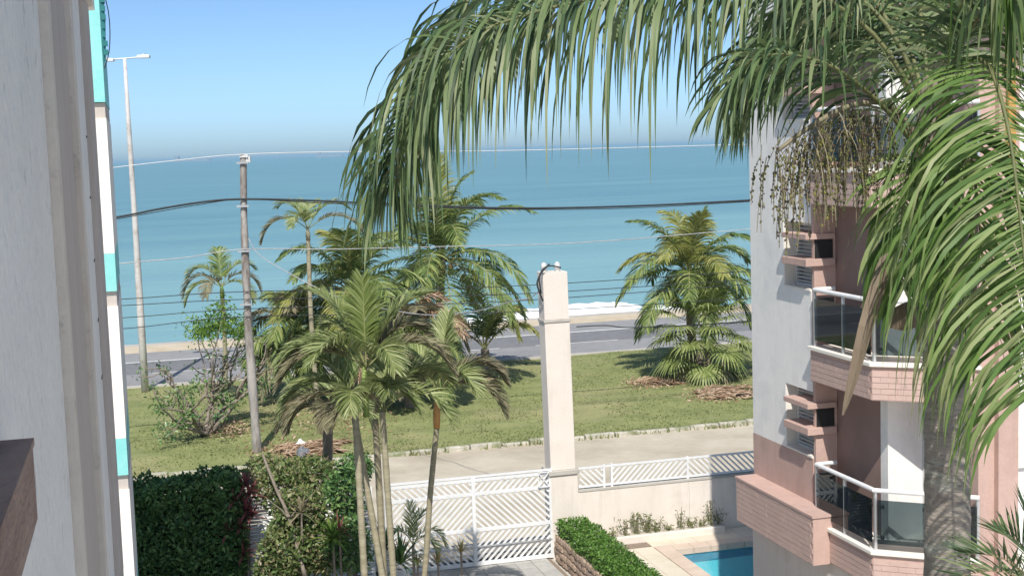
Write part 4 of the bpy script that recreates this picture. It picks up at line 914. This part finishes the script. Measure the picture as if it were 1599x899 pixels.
mound('garden_shrub', [(at(450, 860, 28.6), V((.6, .5, .75))), (at(500, 850, 28.8), V((.5, .5, .7))), (at(425, 895, 28.4), V((.35, .4, .4))), (at(470, 800, 28.9), V((.6, .4, .5)))], 8200, .13, 'shrub', 'leafy shrub lowest in view beside the white louvred fence', 5)
mound('garden_shrub', [(at(540, 770, 29.2), V((.42, .4, .7))), (at(545, 850, 28.6), V((.45, .4, .6))), (at(560, 730, 30.2), V((.3, .3, .35)))], 4200, .13, 'hedge', 'dark shrub in front of the areca clump stems', 7)
# white louvred fence behind the shrubs
lf = tag(empty('louvred_fence', S(1.9, 29.9)), 'white louvred fence panel showing between hedge and shrubs', 'fence'); o = S(1.9, 29.9)
for k in range(26):
    q = MB(); q.bar(S(1.75, 29.9, .1 + k * .078) - o, S(4.6, 29.9, .1 + k * .078) - o, .055, .02, NV - Vector((0, 0, .8))); q.build('louvre', MT['metalwhite'], lf)
for u in (1.75, 3.2, 4.6):
    q = MB(); q.bar(S(u, 29.93, 0) - o, S(u, 29.93, 2.12) - o, .06, .05, NV); q.build('post', MT['metalwhite'], lf)
def rosette(name, p, n, L, w, els, droop, m, label, cat='plant', seed=1, stem=0.0, group=None):
    rng = random.Random(seed); p = Vector(p); org = V((p.x, p.y, p.z - stem)); e = tag(empty(name, org), label, cat, group); q = MB()
    for i in range(n):
        az = i * 2.4 + rng.uniform(-.2, .2); el = R(els[0] + (els[1] - els[0]) * i / n + rng.uniform(-8, 8))
        d = V((math.cos(az) * math.cos(el), math.sin(az) * math.cos(el), math.sin(el)))
        leaf_strip(q, V((0, 0, stem)) , d, V((-math.sin(az), math.cos(az), 0)), L * rng.uniform(.75, 1.15), w, droop, 5, rng)
    q.build('leaves', MT[m], e)
    if stem > 0: q = MB(); q.tube([(0, 0, 0), (0, 0, stem)], .025, 6); q.build('stem', MT['bark'], e)
    return e
rng = random.Random(31)
cp = at(380, 800, 29.0); ce = tag(empty('cordyline', (cp.x, cp.y, 0)), 'dark red leafed cordyline at the end of the dark hedge', 'plant')
for k in range(14):
    x, y, Yk = rng.gauss(378, 12), 755 + k * 8.5, rng.uniform(28.8, 29.3); q = MB(); c = at(x, y, Yk) - V((cp.x, cp.y, 0))
    for i in range(16):
        az = i * 2.4; el = R(75 - 90 * i / 16); d = V((math.cos(az) * math.cos(el), math.sin(az) * math.cos(el), math.sin(el))); leaf_strip(q, c, d, V((-math.sin(az), math.cos(az), 0)), rng.uniform(.28, .45), .07, 1.6, 4, rng)
    q.build('leaf_whorl', MT['red'], ce)
q = MB()
for k in range(3): q.tube([(rng.uniform(-.1, .1), 0, 0), (rng.uniform(-.15, .15), .05, 1.2), (rng.uniform(-.2, .2), .05, 2.4)], .02, 5)
q.build('canes', MT['bark'], ce)
for x, y, Y_, s in ((540, 745, 29.4, 1), (530, 830, 28.2, 2), (470, 800, 28.4, 3)):
    rosette('cordyline', at(x, y, Y_), 22, .45, .05, (80, -20), 1.5, 'red' if s != 3 else 'arecadry', {1: 'small red cordyline beside the thick brown palm trunk', 2: 'small red cordyline low among the shrubs by the areca clump', 3: 'dull brown-leafed plant among the shrubs'}[s], seed=s, stem=1.0)
rosette('dracaena', at(520, 840, 27.9), 40, .55, .06, (80, -30), 1.6, 'lime', 'yellow-green strap-leafed plant among the shrubs', seed=4, stem=.8)
rosette('spider_plant', at(625, 880, 27), 70, .75, .04, (85, 5), 1.3, 'spike', 'dense green spiky plant at the foot of the areca clump', seed=5)
rosette('spider_plant', at(600, 860, 27.3), 50, .7, .04, (85, 10), 1.3, 'spike', 'green spiky plant between the areca stems', seed=6)
rosette('variegated_bromeliad', at(652, 880, 27.2), 24, .30, .03, (85, 10), 1.0, 'variegated', 'small orange-pink spiky plant left of the slim palm stem', seed=7, stem=.4)
rosette('variegated_bromeliad', at(684, 878, 27.6), 26, .32, .03, (85, 10), 1.2, 'variegated', 'small golden spiky plant right of the slim palm stem', seed=8, stem=.4)
rosette('variegated_bromeliad', at(720, 862, 28.6), 26, .34, .03, (85, 10), 1.0, 'variegated', 'small striped spiky plant standing before the gate', seed=9, stem=.7)
yp = at(645, 850, 28); yo = V((yp.x, yp.y, 0)); ye = tag(empty('young_palm', yo), 'young low palm with arching fronds before the gate', 'palm tree')
q = MB(); q.tube([(0, 0, 0), tuple(yp - yo)], .035, 6); q.build('stem', MT['bark'], ye)
for az, el, L, cu in ((10, 60, 1.0, 2.2), (60, 75, .9, 1.2), (160, 60, .8, 1.8), (100, 80, .9, .8), (330, 50, .8, 1.8)):
    frond(ye, arc(yp, R(az), R(el), L, cu), yo, MT['areca'], MT['rachis'], rng=rng, nl=24, L=.32, width=.028, droop=1.2, seg=3, plum=10, start=.15, rr=.01, ang=(50, 28), lift=25)
# pale stones edging the drive
rng = random.Random(44)
for k in range(6):
    p = S(5.02 + rng.uniform(-.05, .05), 25.6 + k * .75, 0); e = MB(); n = 9; s = rng.uniform(.22, .34)
    for j, (rr_, h) in enumerate(((.9, -.1), (1, .15), (.85, .45), (.45, .62), (.0, .66))):
        e.v += [tuple(V((math.cos(6.283 * i / n) * rr_ * s * (1 + .25 * noise.noise(V((i, j, k)))), math.sin(6.283 * i / n) * rr_ * s * 1.15, h * s * 1.5))) for i in range(n)]
    for j in range(4):
        for i in range(n): e.f.append((j * n + i, j * n + (i + 1) % n, (j + 1) * n + (i + 1) % n, (j + 1) * n + i))
    x = e.build('edging_stone', MT['whitestone'], None, False, .02); x.location = p
    tag(x, 'pale rounded stone edging the left side of the driveway', 'stone', 'pale stones edging the driveway')
# thin leaning branch through the shrubs
b0_, b1_ = at(478, 905, 28.2), at(410, 708, 29.0); g0 = b0_ + (b0_ - b1_) * (b0_.z / (b1_.z - b0_.z)); e = tag(empty('leaning_sapling', g0), 'thin bare sapling leaning left across the shrubs', 'tree')
q = MB(); q.tube([p - g0 for p in catmull([g0, b0_, at(452, 810, 28.5), at(430, 760, 28.7), b1_], 16)], [.055 - .0018 * i for i in range(17)], 7); q.build('trunk', MT['bark'], e, True)
q = MB(); k = at(452, 810, 28.5) - g0
for a in ((.35, 0, .35), (.3, .1, .1), (-.3, 0, .3)): q.tube([k, k + V(a) * .5 + V((0, 0, .05)), k + V(a) * 1.6], [.02, .014, .006], 5)
q.build('twigs', MT['bark'], e)
# weeds along the pool wall
rng = random.Random(52)
for k, (px, h, n) in enumerate(((955, .25, 60), (975, .4, 90), (995, .55, 160), (1010, .5, 160), (1025, .35, 110), (1045, .2, 60), (1064, .5, 60), (1080, .25, 80), (1095, .25, 70), (1111, .6, 90), (1122, .4, 60))):
    q0 = onv(px, 826 - (px - 955) * .07, GV - .15); p = V((q0.x, q0.y, .40)); e = tag(empty('weed', p), 'scrubby weed growing along the foot of the pool wall', 'weed', 'weeds along the pool wall'); s = MB(); f = MB(); pts = []
    for i in range(5):
        t = V((rng.uniform(-.16, .16), rng.uniform(-.08, .05), h * rng.uniform(.6, 1.1))); s.tube([(0, 0, 0), tuple(t * .5), tuple(t)], .006, 4); pts += [t * rng.random() + V((rng.gauss(0, .04), rng.gauss(0, .04), 0)) for _ in range(n // 5)]
    leaves(f, pts, .07, rng); f.build('leaves', MT['weed'], e); s.build('stalks', MT['strand'], e)

# ------------------------------------------------------------------ debris on the lawn
rng = random.Random(66)
def dryfrond(px, py, az, L, label, group):
    p = gnd(px, py); p.z = lawn_z(*uv(p)[:2]) + .06; e = tag(empty('dry_frond', p), label, 'dry frond', group)
    C_ = [p + V((math.cos(az) * L * t, math.sin(az) * L * t, .03 + .07 * math.sin(3.14 * t))) for t in (0, .33, .66, 1)]
    frond(e, C_, p, MT['dry'], MT['rachisb'], nl=26, L=.5, width=.05, droop=.5, seg=3, plum=14, start=.05, rr=.03, ang=(50, 25), rng=rng, lift=2)
for i in range(12): dryfrond(rng.uniform(985, 1040), rng.uniform(598, 606), rng.uniform(-.4, .4), rng.uniform(1.0, 1.8), 'dry brown frond in the heap left of the fan palm', 'dry fronds left of the fan palm')
for i in range(18): dryfrond(rng.uniform(1070, 1165), rng.uniform(613, 627), rng.uniform(-.4, .5), rng.uniform(1.0, 1.9), 'dry brown frond in the heap below the fan palm', 'dry fronds below the fan palm')
for i in range(26): dryfrond(rng.uniform(415, 505), rng.uniform(698, 716), rng.uniform(-.6, .6), rng.uniform(.7, 1.3), 'dry brown frond in the heap right of the utility pole', 'dry fronds by the utility pole')
def litter(name, boxes, n, label):
    q = MB(); pts = []
    for (x0, x1, y0, y1) in boxes:
        for i in range(n // len(boxes)):
            p = gnd(rng.triangular(x0, x1), rng.triangular(y0, y1)); p.z = lawn_z(*uv(p)[:2]) + rng.uniform(.03, .09); pts.append(p)
    leaves(q, pts, .16, rng, .2, None, .35); tag(q.build(name, MT['dry']), label, 'leaf litter', kind='stuff')
litter('leaf_litter', [(965, 1060, 594, 612), (1060, 1175, 608, 634), (370, 520, 690, 722), (300, 400, 660, 690), (380, 640, 630, 700)], 2600, 'dry leaf litter scattered under the palms')
for (px, py, s, m, lb_) in ((470, 702, .22, 'bag', 'white crumpled plastic bag in the frond heap'), (474, 716, .26, 'baggrey', 'dark grey crumpled plastic bag in the frond heap')):
    p = gnd(px, py); q = MB(); n = 9
    for j, (rr_, h) in enumerate(((.7, 0), (1, .35), (.75, .8), (.35, 1.1), (.0, 1.2))): q.v += [tuple(V((math.cos(6.283 * i / n) * rr_ * s * rng.uniform(.7, 1.2), math.sin(6.283 * i / n) * rr_ * s * rng.uniform(.7, 1.2), h * s * rng.uniform(.9, 1.3) + .05))) for i in range(n)]
    for j in range(4):
        for i in range(n): q.f.append((j * n + i, j * n + (i + 1) % n, (j + 1) * n + (i + 1) % n, (j + 1) * n + i))
    o_ = q.build('plastic_bag', MT[m]); o_.location = p; tag(o_, lb_, 'bag')

# ------------------------------------------------------------------ surf and ships
rng = random.Random(77); q = MB()
def foam(px0, px1, py0, py1, n, s):
    for i in range(n):
        p = gnd(rng.triangular(px0, px1), rng.triangular(py0, py1), -2.5); r_ = s * rng.uniform(.3, 1.2); k = 7; h = rng.uniform(.1, .45)
        b0 = len(q.v); q.v += [tuple(p + EV * math.cos(6.283 * i_ / k) * r_ * 2.2 * rng.uniform(.6, 1.2) + NV * math.sin(6.283 * i_ / k) * r_ * rng.uniform(.6, 1.2) + V((0, 0, -.05))) for i_ in range(k)]; q.v.append(tuple(p + V((0, 0, h * r_ * .5))))
        for i_ in range(k): q.f.append((b0 + i_, b0 + (i_ + 1) % k, b0 + k))
foam(760, 860, 482, 500, 260, .7); foam(700, 830, 496, 510, 160, .5); foam(880, 990, 473, 494, 520, .9); foam(690, 1010, 488, 510, 150, .35); foam(985, 1200, 476, 486, 120, .5)
tag(q.build('surf_foam', MT['foam']), 'white surf breaking along the shore', 'foam', kind='stuff')
for (px, sx, lb_) in ((300, 60, 'far dark cargo ship on the horizon at left'), (515, 42, 'far pale cargo ship on the horizon near the hanging frond')):
    d = ray_dir(px, 245); D = 7000; p = V((d.x * D, d.y * D, -2.5)); e = tag(empty('cargo_ship', p), lb_, 'ship'); L = sx * D / FPX
    q = MB(); q.prism([(-L / 2, -12), (L * .44, -12), (L / 2, 0), (L * .44, 12), (-L / 2, 12)], -1, 12); q.build('hull', MT['ship'], e)
    q = MB(); q.box(-L * .46, -L * .34, -10, 10, 12, 28); q.build('superstructure', MT['ship'], e)
    q = MB(); q.box(-L * .1, -L * .08, -2, 2, 12, 24); q.box(L * .2, L * .22, -2, 2, 12, 24); q.build('cranes', MT['ship'], e)

# ------------------------------------------------------------------ sea haze
q = MB(); q.box(-45000, 45000, -260, 46000, -4.0, 17.0); hz = q.build('haze', None)
m = bpy.data.materials.new('sea_haze'); m.use_nodes = True; nt = m.node_tree; nt.nodes.remove(nt.nodes['Principled BSDF'])
pv = nd(nt, 'ShaderNodeVolumePrincipled'); pv.inputs['Color'].default_value = (.50, .80, 1, 1); pv.inputs['Density'].default_value = 1.2e-4; pv.inputs['Anisotropy'].default_value = 0
nt.links.new(pv.outputs[0], nt.nodes['Material Output'].inputs['Volume']); hz.data.materials.append(m)
tag(hz, 'pale sea haze over the water', 'haze', kind='stuff')
